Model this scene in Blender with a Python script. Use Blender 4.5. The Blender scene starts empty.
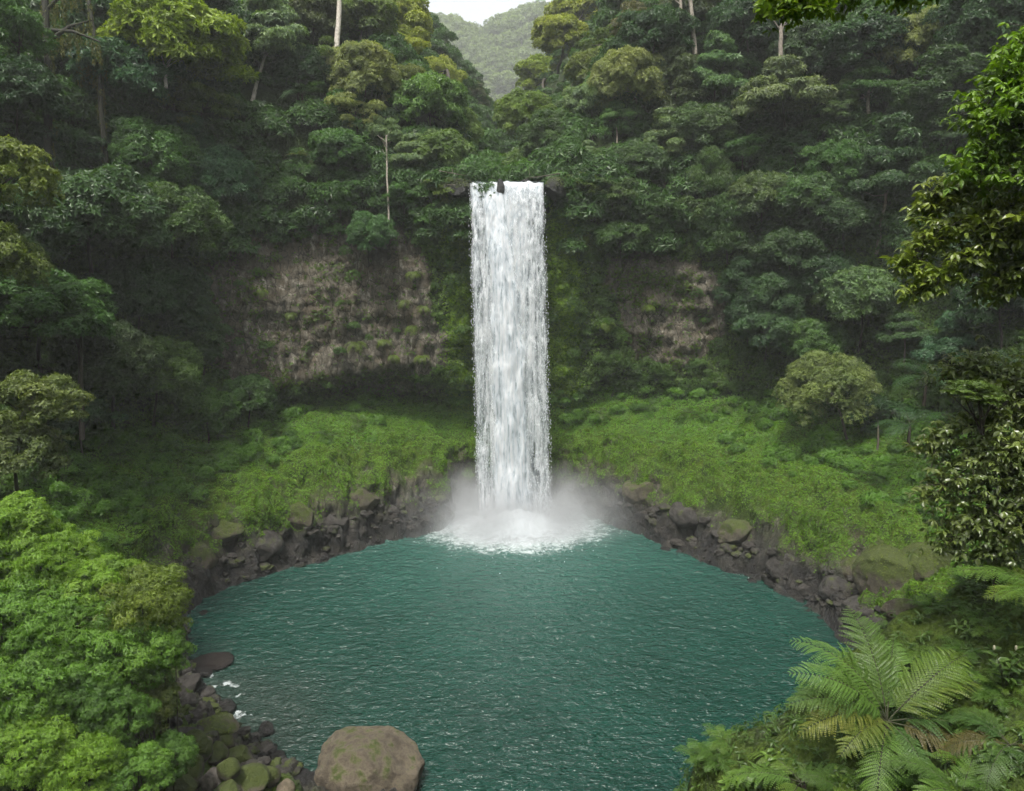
import bpy, math, random
import numpy as np
from mathutils import Vector, Matrix, Quaternion
from mathutils.bvhtree import BVHTree

random.seed(7)
RNG = np.random.default_rng(11)
scene = bpy.context.scene
col = scene.collection
R = math.radians

# ------------------------------------------------------------------ camera
W, H, F = 1024, 791, 740.0
CAM = np.array([0.0, 0.0, 32.0])
PITCH = R(11.0)
FWD = np.array([0, math.cos(PITCH), -math.sin(PITCH)])
UP = np.array([0, math.sin(PITCH), math.cos(PITCH)])
RGT = np.array([1.0, 0, 0])
cd = bpy.data.cameras.new('camera')
cd.sensor_width = 36.0
cd.lens = F / W * 36.0
cd.clip_end = 3000
cam = bpy.data.objects.new('camera', cd)
col.objects.link(cam)
cam.location = CAM
cam.rotation_euler = (R(90) - PITCH, 0, 0)
scene.camera = cam


def ray(px, py):
    d = FWD + (px - 512) / F * RGT + (395.5 - py) / F * UP
    return d


def at(px, py, depth):
    """World point at a real distance (metres along the viewing axis) from the viewpoint."""
    return CAM + ray(px, py) * depth


# ------------------------------------------------------------------ noise
_perm = np.random.default_rng(3).permutation(256)
_perm = np.concatenate([_perm, _perm, _perm])
_g = np.random.default_rng(4).normal(size=(256, 3))
_g /= np.linalg.norm(_g, axis=1)[:, None]


def perlin(P):
    P = np.asarray(P, float)
    i = np.floor(P).astype(int)
    f = P - i
    i &= 255
    u = f * f * f * (f * (f * 6 - 15) + 10)
    out = 0
    for dx in (0, 1):
        wx = u[:, 0] if dx else 1 - u[:, 0]
        for dy in (0, 1):
            wy = u[:, 1] if dy else 1 - u[:, 1]
            for dz in (0, 1):
                wz = u[:, 2] if dz else 1 - u[:, 2]
                h = _perm[_perm[_perm[(i[:, 0] + dx) & 255] + ((i[:, 1] + dy) & 255)] + ((i[:, 2] + dz) & 255)]
                g = _g[h]
                out = out + wx * wy * wz * ((f[:, 0] - dx) * g[:, 0] + (f[:, 1] - dy) * g[:, 1] + (f[:, 2] - dz) * g[:, 2])
    return out * 1.6


def fbm(P, s, o=4, seed=0.0, ridged=False):
    P = np.asarray(P, float) * s + seed
    a, t, tot = 1.0, 0, 0
    for _ in range(o):
        n = perlin(P)
        if ridged:
            n = 1 - 2 * np.abs(n)
        t = t + a * n
        tot += a
        a *= .5
        P = P * 2.03 + 17.7
    return t / tot


def sstep(a, b, x):
    t = np.clip((x - a) / (b - a), 0, 1)
    return t * t * (3 - 2 * t)


def norm(v):
    return v / np.maximum(np.linalg.norm(v, axis=-1, keepdims=True), 1e-9)


# ------------------------------------------------------------------ mesh helpers
def mesh_np(name, V, T, mat=None, attrs=None, smooth=False, quads=False):
    V = np.ascontiguousarray(V, dtype=np.float32)
    T = np.ascontiguousarray(T, dtype=np.int32)
    k = T.shape[1]
    me = bpy.data.meshes.new(name)
    me.vertices.add(len(V))
    me.vertices.foreach_set('co', V.ravel())
    me.loops.add(T.size)
    me.loops.foreach_set('vertex_index', T.ravel())
    me.polygons.add(len(T))
    me.polygons.foreach_set('loop_start', np.arange(len(T), dtype=np.int32) * k)
    me.polygons.foreach_set('loop_total', np.full(len(T), k, dtype=np.int32))
    me.polygons.foreach_set('use_smooth', np.full(len(T), bool(smooth)))
    for n, a in (attrs or {}).items():
        at_ = me.attributes.new(n, 'FLOAT', 'POINT')
        at_.data.foreach_set('value', np.ascontiguousarray(a, dtype=np.float32))
    me.update(calc_edges=True)
    if mat:
        me.materials.append(mat)
    return me


def link(name, me, parent=None, loc=(0, 0, 0), color=None):
    o = bpy.data.objects.new(name, me)
    col.objects.link(o)
    o.location = loc
    if parent:
        o.parent = parent
    if color is not None:
        o.color = (*color, 1)
    return o


def tag(o, label=None, cat=None, group=None, kind=None):
    if label:
        o['label'] = label
    if cat:
        o['category'] = cat
    if group:
        o['group'] = group
    if kind:
        o['kind'] = kind
    return o


def thing(name, loc, label, cat, group=None):
    o = bpy.data.objects.new(name, None)
    col.objects.link(o)
    o.location = loc
    o.empty_display_size = .3
    return tag(o, label, cat, group)


def grid_faces(nu, nv, wrap=False):
    a = np.arange(nu if wrap else nu - 1)
    b = np.arange(nv - 1)
    A, B = np.meshgrid(a, b, indexing='ij')
    A2 = (A + 1) % nu
    return np.stack([A * nv + B, A2 * nv + B, A2 * nv + B + 1, A * nv + B + 1], -1).reshape(-1, 4)


def tube(pts, radii, n=7, wob=0.0, rng=RNG):
    """A tapered tube along a list of points; returns V, quads."""
    pts = np.asarray(pts, float)
    m = len(pts)
    tan = norm(np.gradient(pts, axis=0))
    ref = np.array([0.31, 0.95, 0.05])
    V = []
    for i in range(m):
        a = np.cross(tan[i], ref)
        a /= max(np.linalg.norm(a), 1e-6)
        b = np.cross(tan[i], a)
        th = np.linspace(0, 2 * np.pi, n, endpoint=False)
        rr = radii[i] * (1 + wob * rng.normal(size=n))
        V.append(pts[i] + (np.cos(th) * rr)[:, None] * a + (np.sin(th) * rr)[:, None] * b)
    V = np.concatenate(V)
    Q = []
    for i in range(m - 1):
        for j in range(n):
            k = (j + 1) % n
            Q.append((i * n + j, i * n + k, (i + 1) * n + k, (i + 1) * n + j))
    return V, np.array(Q)


def join(parts):
    """Merge (V, T, *attr arrays) tuples."""
    off, Vs, Ts, As = 0, [], [], []
    for p in parts:
        Vs.append(p[0])
        Ts.append(np.asarray(p[1]) + off)
        off += len(p[0])
        if len(p) > 2:
            As.append(p[2])
    return (np.concatenate(Vs), np.concatenate(Ts)) + ((np.concatenate(As),) if As else ())


# ------------------------------------------------------------------ leaves
def leaves(B, A, N, L, Wd, curl=.12, hi=False, var=None):
    """Leaf blades: base B, axis A, blade normal N, length L, width Wd.  Folded along the midrib, tip drooping."""
    n = len(B)
    A = norm(A)
    N = norm(N - A * (A * N).sum(1, keepdims=True))
    S = np.cross(A, N)
    L = np.broadcast_to(L, (n,))[:, None]
    Wd = np.broadcast_to(Wd, (n,))[:, None]
    if var is None:
        var = RNG.random(n)
    if not hi:
        V = np.stack([B, B + A * L * .45 + S * Wd * .5 + N * L * curl * .5, B + A * L - N * L * curl * .8,
                      B + A * L * .45 - S * Wd * .5 + N * L * curl * .5], 1).reshape(-1, 3)
        i = np.arange(n)[:, None] * 4
        T = np.stack([i + [0, 1, 2], i + [0, 2, 3]], 1).reshape(-1, 3)
        return V, T, np.repeat(var, 4)
    m1 = B + A * L * .35 + N * L * curl * .25
    m2 = B + A * L * .7 - N * L * curl * .15
    tip = B + A * L - N * L * curl * 1.2
    V = np.stack([B, m1 + S * Wd * .5 + N * Wd * .16, m2 + S * Wd * .4 + N * Wd * .12, tip,
                  m2 - S * Wd * .4 + N * Wd * .12, m1 - S * Wd * .5 + N * Wd * .16, m1, m2], 1).reshape(-1, 3)
    i = np.arange(n)[:, None] * 8
    T = np.stack([i + [0, 1, 6], i + [0, 6, 5], i + [6, 1, 2], i + [6, 2, 7], i + [6, 7, 4], i + [6, 4, 5],
                  i + [7, 2, 3], i + [7, 3, 4]], 1).reshape(-1, 3)
    return V, T, np.repeat(var, 8)


def rosettes(P, N, S, k=6, elev=.25, wr=.34, droop=.25, hi=False, rng=RNG, var=None, curl=.12):
    """k leaves radiating round the axis N at every point P."""
    n = len(P)
    N = norm(N)
    t = norm(np.cross(N, rng.normal(size=(n, 3))))
    b = np.cross(N, t)
    S = np.broadcast_to(S, (n,))
    Bs, As, Ns, Ls, Vs = [], [], [], [], []
    var = rng.random(n) if var is None else var
    for j in range(k):
        th = 2 * np.pi * j / k + rng.normal(0, .35, n)
        e = elev + rng.normal(0, .3, n)
        rad = np.cos(th)[:, None] * t + np.sin(th)[:, None] * b
        a = rad * np.cos(e)[:, None] + N * np.sin(e)[:, None]
        a[:, 2] -= droop
        nn = N * np.cos(e)[:, None] - rad * np.sin(e)[:, None] + rng.normal(0, .22, (n, 3))
        Bs.append(P + rng.normal(0, .05, (n, 3)) * S[:, None])
        As.append(a)
        Ns.append(nn)
        Ls.append(S * rng.uniform(.65, 1.2, n))
        Vs.append(np.clip(var + rng.normal(0, .16, n), 0, 1))
    L = np.concatenate(Ls)
    return leaves(np.concatenate(Bs), np.concatenate(As), np.concatenate(Ns), L, L * wr * rng.uniform(.8, 1.2, len(L)), hi=hi,
                  var=np.concatenate(Vs), curl=curl)


def lobe_pts(n, flat=.62, low=-.25, rng=RNG):
    """Points and outward normals on the upper skin of a unit lobe, more on top, a ragged skin."""
    z = low + (1 - low) * rng.random(n) ** .85
    th = rng.uniform(0, 2 * np.pi, n)
    s = np.sqrt(np.maximum(1 - z * z, 0))
    d = np.stack([s * np.cos(th), s * np.sin(th), z], 1)
    r = 1 - np.abs(rng.normal(0, .13, n)) + rng.normal(0, .04, n)
    P = d * r[:, None] * [1, 1, flat]
    N = norm(d * [1, 1, 1 / flat] + rng.normal(0, .22, (n, 3)) + [0, 0, .2])
    return P, N


# ------------------------------------------------------------------ node helpers
def new_mat(name):
    m = bpy.data.materials.new(name)
    m.use_nodes = True
    nt = m.node_tree
    nt.nodes.clear()
    return m, nt, nt.nodes, nt.links


class NT:
    def __init__(self, name):
        self.m, self.nt, self.n, self.l = new_mat(name)
        self.out = self.n.new('ShaderNodeOutputMaterial')

    def node(self, t, inputs=None, **kw):
        nd = self.n.new(t)
        for k, v in kw.items():
            setattr(nd, k, v)
        for k, v in (inputs or {}).items():
            s = nd.inputs[k]
            if isinstance(v, bpy.types.NodeSocket):
                self.l.new(v, s)
            else:
                s.default_value = v
        return nd

    def noise(self, vec, scale, detail=4, rough=.55, dist=0.0):
        return self.node('ShaderNodeTexNoise', {'Vector': vec, 'Scale': scale, 'Detail': detail, 'Roughness': rough, 'Distortion': dist}).outputs['Fac']

    def math(self, op, a, b=0.0, clamp=False):
        nd = self.node('ShaderNodeMath', {0: a, 1: b}, operation=op)
        nd.use_clamp = clamp
        return nd.outputs[0]

    def remap(self, v, a, b, c=0.0, d=1.0):
        return self.node('ShaderNodeMapRange', {'Value': v, 'From Min': a, 'From Max': b, 'To Min': c, 'To Max': d}).outputs[0]

    def mix(self, f, a, b, mode='MIX'):
        nd = self.n.new('ShaderNodeMix')
        nd.data_type = 'RGBA'
        nd.blend_type = mode
        for s, v in ((nd.inputs[0], f), (nd.inputs[6], a), (nd.inputs[7], b)):
            if isinstance(v, bpy.types.NodeSocket):
                self.l.new(v, s)
            else:
                s.default_value = (*v, 1) if isinstance(v, tuple) and len(v) == 3 else v
        return nd.outputs[2]

    def attr(self, name):
        return self.node('ShaderNodeAttribute', attribute_name=name).outputs['Fac']

    def coords(self, scale=(1, 1, 1)):
        tc = self.n.new('ShaderNodeTexCoord').outputs['Object']
        if scale != (1, 1, 1):
            tc = self.node('ShaderNodeMapping', {'Vector': tc, 'Scale': scale}).outputs[0]
        return tc

    def bump(self, h, strength=.5, dist=.2, normal=None):
        d = {'Height': h, 'Strength': strength, 'Distance': dist}
        if normal is not None:
            d['Normal'] = normal
        return self.node('ShaderNodeBump', d).outputs[0]

    def done(self, sh):
        self.l.new(sh, self.out.inputs['Surface'])
        return self.m


def leaf_material(name, rough=.42, trans=.32, spec=.35):
    b = NT(name)
    oi = b.n.new('ShaderNodeObjectInfo')
    var = b.attr('leafvar')
    base = oi.outputs['Color']
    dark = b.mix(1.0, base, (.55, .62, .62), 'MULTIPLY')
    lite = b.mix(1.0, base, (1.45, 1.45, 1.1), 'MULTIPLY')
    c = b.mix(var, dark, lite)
    nz = b.noise(b.coords(), .9, 2)
    c = b.mix(b.remap(nz, .35, .7, 0, .3), c, b.mix(1.0, c, (1.25, 1.0, .6), 'MULTIPLY'))
    p = b.node('ShaderNodeBsdfPrincipled', {'Base Color': c, 'Roughness': rough, 'Specular IOR Level': spec})
    tcol = b.mix(1.0, c, (1.5, 1.6, .6), 'MULTIPLY')
    t = b.node('ShaderNodeBsdfTranslucent', {'Color': tcol})
    s = b.node('ShaderNodeMixShader', {0: trans, 1: p.outputs[0], 2: t.outputs[0]})
    return b.done(s.outputs[0])


def bark_material():
    b = NT('bark')
    oi = b.n.new('ShaderNodeObjectInfo')
    nz = b.noise(b.coords((3, 3, .7)), 4, 5, .65)
    c = b.mix(b.remap(nz, .35, .65), b.mix(1.0, oi.outputs['Color'], (.45, .42, .4), 'MULTIPLY'), oi.outputs['Color'])
    ms = b.noise(b.coords(), 1.3, 3)
    c = b.mix(b.remap(ms, .56, .68, 0, .75), c, (.045, .06, .015))
    p = b.node('ShaderNodeBsdfPrincipled', {'Base Color': c, 'Roughness': .85, 'Normal': b.bump(nz, .6, .05)})
    return b.done(p.outputs[0])


LEAF = leaf_material('leaf')
GLOSSY = leaf_material('glossy_leaf', .3, .3, .5)
BARK = bark_material()
# ------------------------------------------------------------------ terrain of the gorge
PC = np.array([0.0, 57.0])      # middle of the pool
KEYS = [  # bearing from the pool's middle: (distance, height) from shore to the outer slopes
    (-150, [(21.4, 0), (24, 1.5), (29, 3), (36, 7), (41, 11), (48, 18), (55, 27), (66, 32), (90, 50), (150, 80)]),
    (-128, [(22, 0), (24.5, 1), (28, 3), (34, 8), (38, 12), (44, 20), (50, 28), (62, 40), (88, 70), (150, 100)]),
    (-97, [(27, 0), (28.5, 2), (32, 6), (37, 13), (40, 17), (45, 26), (50, 38), (60, 58), (84, 95), (150, 140)]),
    (-76, [(31.5, 0), (34, 5), (38, 9), (43, 15), (44, 18), (46, 26), (49, 38), (59, 60), (82, 98), (150, 145)]),
    (-50, [(26.5, 0), (29, 5.5), (36, 9.5), (44, 14), (44.5, 17), (45.5, 26), (47.5, 37), (58, 60), (84, 100), (160, 150)]),
    (-33, [(26.3, 0), (29, 6), (35.5, 10), (45, 14), (38.8, 17.5), (40.5, 27), (43, 37), (54, 58), (82, 96), (150, 150)]),
    (-18, [(27.5, 0), (30.3, 6.5), (36, 10), (44.5, 13.5), (36.2, 17.8), (37, 28), (39.5, 39), (49, 51), (74, 78), (140, 130)]),
    (-10.5, [(35, 0), (36, 5), (37, 9), (37.5, 13), (36, 17), (36, 28), (36, 40.5), (44, 46), (74, 54), (140, 90)]),
    (-7, [(37, 0), (37.5, 5), (37.6, 9), (37.7, 13), (36.8, 17), (36, 28), (35, 40.6), (43, 43), (75, 54), (150, 90)]),
    (0, [(37, 0), (37, 5), (37.2, 9), (37, 13), (36.5, 18), (34.5, 29), (32.3, 39.6), (45, 40.6), (80, 45), (150, 62)]),
    (6, [(37, 0), (37, 5), (37.5, 9), (37.5, 13), (36.5, 17), (36, 28), (35, 40.6), (43, 43), (75, 54), (150, 90)]),
    (9.5, [(36, 0), (36.5, 5), (37, 9), (37.6, 13), (36.5, 17), (36, 28), (36, 40.5), (44, 47), (74, 58), (135, 95)]),
    (20, [(31, 0), (33, 6.5), (37, 10), (41, 14), (40, 17), (40, 27), (41.5, 38), (51, 55), (76, 90), (140, 150)]),
    (40, [(27.3, 0), (30, 6), (36.5, 10), (44, 14.5), (44.5, 17), (46, 27), (48, 38), (60, 60), (88, 100), (160, 160)]),
    (60, [(26.8, 0), (30, 6), (37, 10), (46, 15), (48, 19), (51, 28), (55, 40), (68, 62), (92, 97), (160, 160)]),
    (81, [(29, 0), (32.5, 5.5), (38, 9.5), (45, 16), (48, 21), (52, 30), (57, 40), (68, 60), (90, 93), (160, 150)]),
    (100, [(28.5, 0), (31, 3), (36, 8), (42, 15), (45, 20), (49, 28), (54, 37), (64, 52), (85, 80), (150, 120)]),
    (135, [(22, 0), (25, 2), (30, 6), (36, 10), (40, 13), (46, 19), (52, 25), (62, 34), (85, 55), (150, 90)]),
    (180, [(22, 0), (25, 1.5), (30, 4), (38, 9), (43, 13), (50, 20), (56, 29), (66, 32), (90, 50), (150, 80)]),
]
phi = np.concatenate([np.linspace(-180, -112, 170, endpoint=False), np.linspace(-112, 108, 860, endpoint=False), np.linspace(108, 180, 74, endpoint=False)])
kp = np.array([k[0] for k in KEYS], float)
kp = np.concatenate([[kp[-1] - 360], kp])
K = np.array([k[1] for k in KEYS], float)                    # (nk, 10, 2)
K = np.concatenate([K[-1:], K])
under = K[:, :1].copy()
under[:, 0, 0] -= 7
under[:, 0, 1] = -3.5
K = np.concatenate([under, K], 1)                            # 11 nodes
NN = K.shape[1]
prof = np.zeros((len(phi), NN, 2))
for j in range(NN):
    for c in range(2):
        prof[:, j, c] = np.interp(phi, kp, K[:, j, c])
# soften along the bearing, less near the fall
ker = np.exp(-np.linspace(-2, 2, 41) ** 2)
ker /= ker.sum()
sm = np.apply_along_axis(lambda v: np.convolve(np.pad(v, 20, mode='wrap'), ker, 'valid'), 0, prof)
wfall = np.exp(-(phi / 12) ** 2)[:, None, None] * .7
prof = sm * (1 - wfall) + prof * wfall
seg = [8, 18, 26, 30, 22, 40, 44, 44, 30, 14]
tt = np.concatenate([np.linspace(i, i + 1, s, endpoint=False) for i, s in enumerate(seg)] + [[NN - 1]])
lo = np.minimum(tt.astype(int), NN - 2)
fr = tt - lo
rz = prof[:, lo] * (1 - fr)[None, :, None] + prof[:, lo + 1] * fr[None, :, None]
ker2 = np.array([1, 3, 6, 8, 6, 3, 1.]) / 28
for c in range(2):
    rz[:, :, c] = np.apply_along_axis(lambda v: np.convolve(np.pad(v, 3, mode='edge'), ker2, 'valid'), 1, rz[:, :, c])
nu, nv = len(phi), len(tt)
PH = np.broadcast_to(phi[:, None], (nu, nv))
TT = np.broadcast_to(tt[None, :], (nu, nv))
X = np.sin(np.radians(PH)) * rz[..., 0]
Y = PC[1] + np.cos(np.radians(PH)) * rz[..., 0]
Z = rz[..., 1]
P0 = np.stack([X, Y, Z], -1)


def grid_normals(G):
    du = np.roll(G, -1, 0) - np.roll(G, 1, 0)
    dv = np.gradient(G, axis=1)
    return norm(np.cross(du, dv))


Nn = grid_normals(P0)
flat = P0.reshape(-1, 3)
tf, pf = TT.ravel(), PH.ravel()
n_big = fbm(flat, 1 / 13., 4, 5.1)
n_mid = fbm(flat * [1, 1, .6], 1 / 4.5, 4, 9.7)
n_rdg = fbm(flat * [1, 1, .35], 1 / 3.2, 4, 2.2, ridged=True)
n_ledge = fbm(flat * [.25, .25, 1], 1 / 2.6, 3, 6.2)
n_fine = fbm(flat, 1 / 1.1, 4, 1.3)
n_fine2 = fbm(flat, 1 / .5, 3, 8.3, ridged=True)
w_band = sstep(.7, 1.1, tf) * (1 - sstep(2.4, 3.1, tf))
w_moss = sstep(1.8, 2.4, tf) * (1 - sstep(3.9, 4.4, tf))
w_cliff = sstep(3.9, 4.4, tf) * (1 - sstep(6.9, 7.3, tf))
w_slope = sstep(6.9, 7.4, tf)
nearfall = np.exp(-(pf / 5.0) ** 4)
disp = (w_band * (n_mid * 1.8 + n_rdg * 1.3 + n_ledge * .7 + n_fine * .7 + n_fine2 * .3) + w_moss * (n_big * 1.1 + n_mid * .9 + n_fine * .22)
        + w_cliff * (n_big * 1.2 + n_mid * 1.3 + n_rdg * 1.1 + n_ledge * 1.25 + n_fine * .45 + n_fine2 * .28) + w_slope * (n_big * 3.0 + n_mid * 1.4 + n_fine * .3))
disp = disp * (1 - .75 * nearfall)
PT = (P0 + Nn * disp.reshape(nu, nv)[..., None])
TN = grid_normals(PT)
flatT = PT.reshape(-1, 3)
fn = TN.reshape(-1, 3)


def to_phi(p):
    return np.degrees(np.arctan2(p[..., 0], p[..., 1] - PC[1]))


# rock faces left bare, moss, wet stone
def blob(ph0, z0, dph, dz):
    return np.exp(-(((pf - ph0) / dph) ** 2 + ((flatT[:, 2] - z0) / dz) ** 2) ** 1.4)


rock = blob(-27, 27.5, 11, 9.0) * 1.15 + blob(-42, 25, 11, 9) * .95 + blob(-19, 20, 7, 3.5) * .8 + blob(-35, 19, 13, 3.0) + blob(29, 24.0, 8.5, 7.0) * 1.1 + blob(20, 30, 5, 5) * .45 + blob(-13, 40, 3, 1.8) * .6
rock = rock + n_mid * .35 + n_fine * .2
rock = sstep(.36, .50, rock) * sstep(3.8, 4.2, tf)
band_top = 2.3 + n_mid * .95 + n_big * .4 - .35 * sstep(20, 60, np.abs(pf)) + .5 * np.exp(-((pf) / 14) ** 2) + .45 * np.exp(-((pf + 66) / 16) ** 2) + .35 * np.exp(-((pf - 75) / 14) ** 2)
band = 1 - sstep(band_top - .25, band_top + .2, tf + n_fine * .25)
wet = np.clip(band * (1 - sstep(1.25, 2.1, tf + n_fine * .3)) + np.exp(-(pf / 7.0) ** 6) * sstep(1, 1.2, tf) * (1 - sstep(6.8, 7.0, tf)), 0, 1)
cavew = np.exp(-((tf - 4.25) / .45) ** 2) * np.exp(-((pf + 24) / 9) ** 4)
rockall = np.clip(rock + band * sstep(-.25, .2, .35 - n_rdg * .4 + n_mid * .3) + cavew, 0, 1)
moss = sstep(1.5, 2.2, tf) * (1 - sstep(3.4, 4.1, tf + n_big * .5))
moss = np.clip(moss * (1 - .85 * band) + 1.0 * band * sstep(-.2, .2, n_mid + .2 * n_fine + .25 * fn[:, 2] - .1) * sstep(1.3, 1.8, tf), 0, 1)
strip = np.exp(-((np.abs(pf) - 10.0) / 2.3) ** 2) * sstep(3.4, 4.5, tf) * (1 - sstep(6.8, 7.1, tf)) * sstep(-.3, .2, n_rdg)
moss = np.clip(np.maximum(moss, strip * .9), 0, 1)


def rock_nodes(b, co, light=1.0):
    st = b.noise(b.node('ShaderNodeMapping', {'Vector': co, 'Scale': (1.5, 1.5, .5)}).outputs[0], .9, 5, .62)
    g = b.noise(co, .35, 3)
    f = b.noise(co, 4.0, 5, .65)
    c = b.mix(b.remap(st, .36, .62), (.07 * light, .062 * light, .048 * light), (.22 * light, .20 * light, .155 * light))
    c = b.mix(b.remap(g, .42, .66, 0, .7), c, (.15 * light, .122 * light, .082 * light))
    c = b.mix(b.remap(st, .60, .74), c, (.52 * light, .48 * light, .40 * light))
    c = b.mix(b.remap(f, .5, .68, 0, .75), c, b.mix(1.0, c, (.3, .27, .24), 'MULTIPLY'))
    vo = b.node('ShaderNodeTexVoronoi', {'Vector': b.node('ShaderNodeMapping', {'Vector': co, 'Scale': (1, 1, .6)}).outputs[0], 'Scale': .9}, feature='DISTANCE_TO_EDGE').outputs['Distance']
    c = b.mix(b.remap(vo, 0, .05, .75, 0), c, (.02, .018, .014))
    h = b.math('ADD', b.math('MULTIPLY', st, 1.2), b.math('ADD', b.math('MULTIPLY', f, .5), b.remap(vo, 0, .12, 0, .35)))
    return c, h, f


def terrain_material():
    b = NT('gorge_ground')
    co = b.coords()
    rc, rh, f = rock_nodes(b, co)
    m1 = b.noise(co, .8, 4)
    m2 = b.noise(co, 7.0, 4, .7)
    mc = b.mix(b.remap(m1, .35, .65), (.045, .085, .008), (.115, .175, .012))
    mc = b.mix(b.remap(m2, .35, .7), b.mix(1.0, mc, (.5, .55, .5), 'MULTIPLY'), mc)
    sc = b.mix(b.remap(m2, .4, .65), (.016, .028, .007), (.045, .075, .016))
    a_r, a_m, a_w = b.attr('rock'), b.attr('moss'), b.attr('wet')
    c = b.mix(a_r, sc, rc)
    patch = b.math('MULTIPLY', a_m, b.remap(b.math('ADD', m1, b.math('MULTIPLY', f, .35)), .45, .62, .35, 1.0), True)
    c = b.mix(patch, c, mc)
    w = b.math('MULTIPLY', a_w, b.remap(m1, .3, .6, .7, 1.0))
    w = b.math('MULTIPLY', w, b.math('SUBTRACT', 1.0, b.math('MULTIPLY', patch, .5)))
    c = b.mix(w, c, b.mix(f, (.010, .010, .011), (.045, .043, .042)))
    h = b.math('ADD', b.math('MULTIPLY', rh, .55), b.math('MULTIPLY', m2, .6))
    p = b.node('ShaderNodeBsdfPrincipled', {'Base Color': c, 'Roughness': b.remap(w, 0, 1, .9, .42), 'Specular IOR Level': .3, 'Normal': b.bump(h, .9, .8)})
    return b.done(p.outputs[0])


TERR = terrain_material()
terrain_me = mesh_np('terrain', flatT, grid_faces(nu, nv, True)[:, ::-1], TERR, {'rock': rockall, 'moss': moss, 'wet': wet}, True)
terrain = tag(link('terrain', terrain_me), kind='structure')

# floor under the pool, closing the bowl
fl = [(0, 57, -3.6)] + [(p[0], p[1], -3.4) for p in PT[:, 1]]
fl = np.array(fl)
m = len(fl) - 1
ff = np.array([(0, 1 + i, 1 + (i + 1) % m) for i in range(m)])
tag(link('pool_bed', mesh_np('pool_bed', fl, ff, TERR, {'rock': np.ones(len(fl)), 'moss': np.zeros(len(fl)), 'wet': np.ones(len(fl))})), kind='structure')


# the two near banks, height fields over the ground plan
def bank(name, x0, x1, y0, y1, step, hf, mossv=.8, rockv=.2):
    xs, ys = np.arange(x0, x1, step), np.arange(y0, y1, step)
    A, B = np.meshgrid(xs, ys, indexing='ij')
    p = np.stack([A.ravel(), B.ravel(), np.zeros(A.size)], 1)
    nz = fbm(p, 1 / 4., 4, 3.3) * .9 + fbm(p, 1 / 1.2, 3, 5.5) * .25
    z = hf(p[:, 0] + fbm(p, 1 / 3., 3, 1.1) * .8, p[:, 1] + fbm(p, 1 / 3., 3, 7.1) * .8) + nz * .8
    p[:, 2] = z
    me = mesh_np(name, p, grid_faces(len(xs), len(ys)), TERR, {'rock': np.full(len(p), rockv), 'moss': np.full(len(p), mossv), 'wet': np.zeros(len(p))}, True)
    o = tag(link(name, me), kind='structure')
    return o, p.reshape(len(xs), len(ys), 3)


def h_left(x, y):
    top = 9.3 + .62 * np.clip(-20.5 - x, -3, 18)
    face = 7.2 + .35 * np.clip(-16 - x, -6, 20)
    s_front = sstep(32.5, 37.5, y)
    z = face * (1 - s_front) + np.maximum(top, face) * s_front
    z = z - .12 * np.clip(33 - y, 0, 20)
    edge = 1 - sstep(-22.6, -20.8, x + .1 * (40 - y))
    back = 1 - sstep(41.5, 45.5, y)
    return -4 + (z + 4) * edge * back


def h_right(x, y):
    z = 18.9 + .62 * np.clip(x - 8, -9, 3) + .45 * np.clip(x - 11, 0, 12) - .15 * np.clip(15 - y, -5, 6)
    s = 1 - sstep(18.5, 25, y - .35 * np.clip(x - 8, 0, 20))
    return -4 + (z + 4) * s * sstep(.5, 3.4, x - 2.35)


left_bank, LB = bank('hill', -52, -16, 22, 48, .3, h_left)
right_bank, RB = bank('hill', 1.5, 36, 6, 34, .3, h_right)


def bvh_of(V, Q):
    return BVHTree.FromPolygons([tuple(v) for v in V], [tuple(q) for q in Q])


TB = bvh_of(PT[:, ::2].reshape(-1, 3), grid_faces(nu, PT[:, ::2].shape[1], True))
LBB = bvh_of(LB.reshape(-1, 3), grid_faces(*LB.shape[:2]))
RBB = bvh_of(RB.reshape(-1, 3), grid_faces(*RB.shape[:2]))


def cast(o, d, far=900, which=None):
    best = None
    o, d = Vector(o), Vector(d).normalized()
    for t in (which or (TB, LBB, RBB)):
        h = t.ray_cast(o, d, far)
        if h[0] is not None and (best is None or h[3] < best[3]):
            best = h
    return best


def hit(px, py, which=None):
    h = cast(CAM, ray(px, py), which=which)
    if h is None:
        return None
    return np.array(h[0]), np.array(h[1]), h[3]


def ground(x, y, which=None):
    h = cast((x, y, 200), (0, 0, -1), which=which)
    return None if h is None else np.array(h[0])


# far hill behind the valley, and its wood
HX, HY = np.meshgrid(np.linspace(-170, 190, 120), np.linspace(215, 430, 70), indexing='ij')
hp = np.stack([HX.ravel(), HY.ravel(), np.zeros(HX.size)], 1)
ridge = 122 + 1 * sstep(-40, 60, hp[:, 0]) + 7 * fbm(hp, 1 / 45., 3, 2.0)
hp[:, 2] = 28 + (ridge - 28) * sstep(205, 335, hp[:, 1]) + fbm(hp, 1 / 22., 4, 4.0) * 9 - 30 * sstep(350, 430, hp[:, 1])
FARK = 2.6          # the hill stands far up the valley
hp = (hp - CAM) * FARK + CAM
hills_me = mesh_np('hills', hp, grid_faces(120, 70), TERR, {'rock': np.zeros(len(hp)), 'moss': np.full(len(hp), .15), 'wet': np.zeros(len(hp))}, True)
tag(link('hills', hills_me), kind='structure')
HB = bvh_of(hp, grid_faces(120, 70))

# ------------------------------------------------------------------ pool
FALL = np.array([0.35, 84.4])
rr = np.concatenate([np.linspace(0, 42, 380)])
th = np.linspace(0, 2 * np.pi, 720, endpoint=False)
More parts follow.
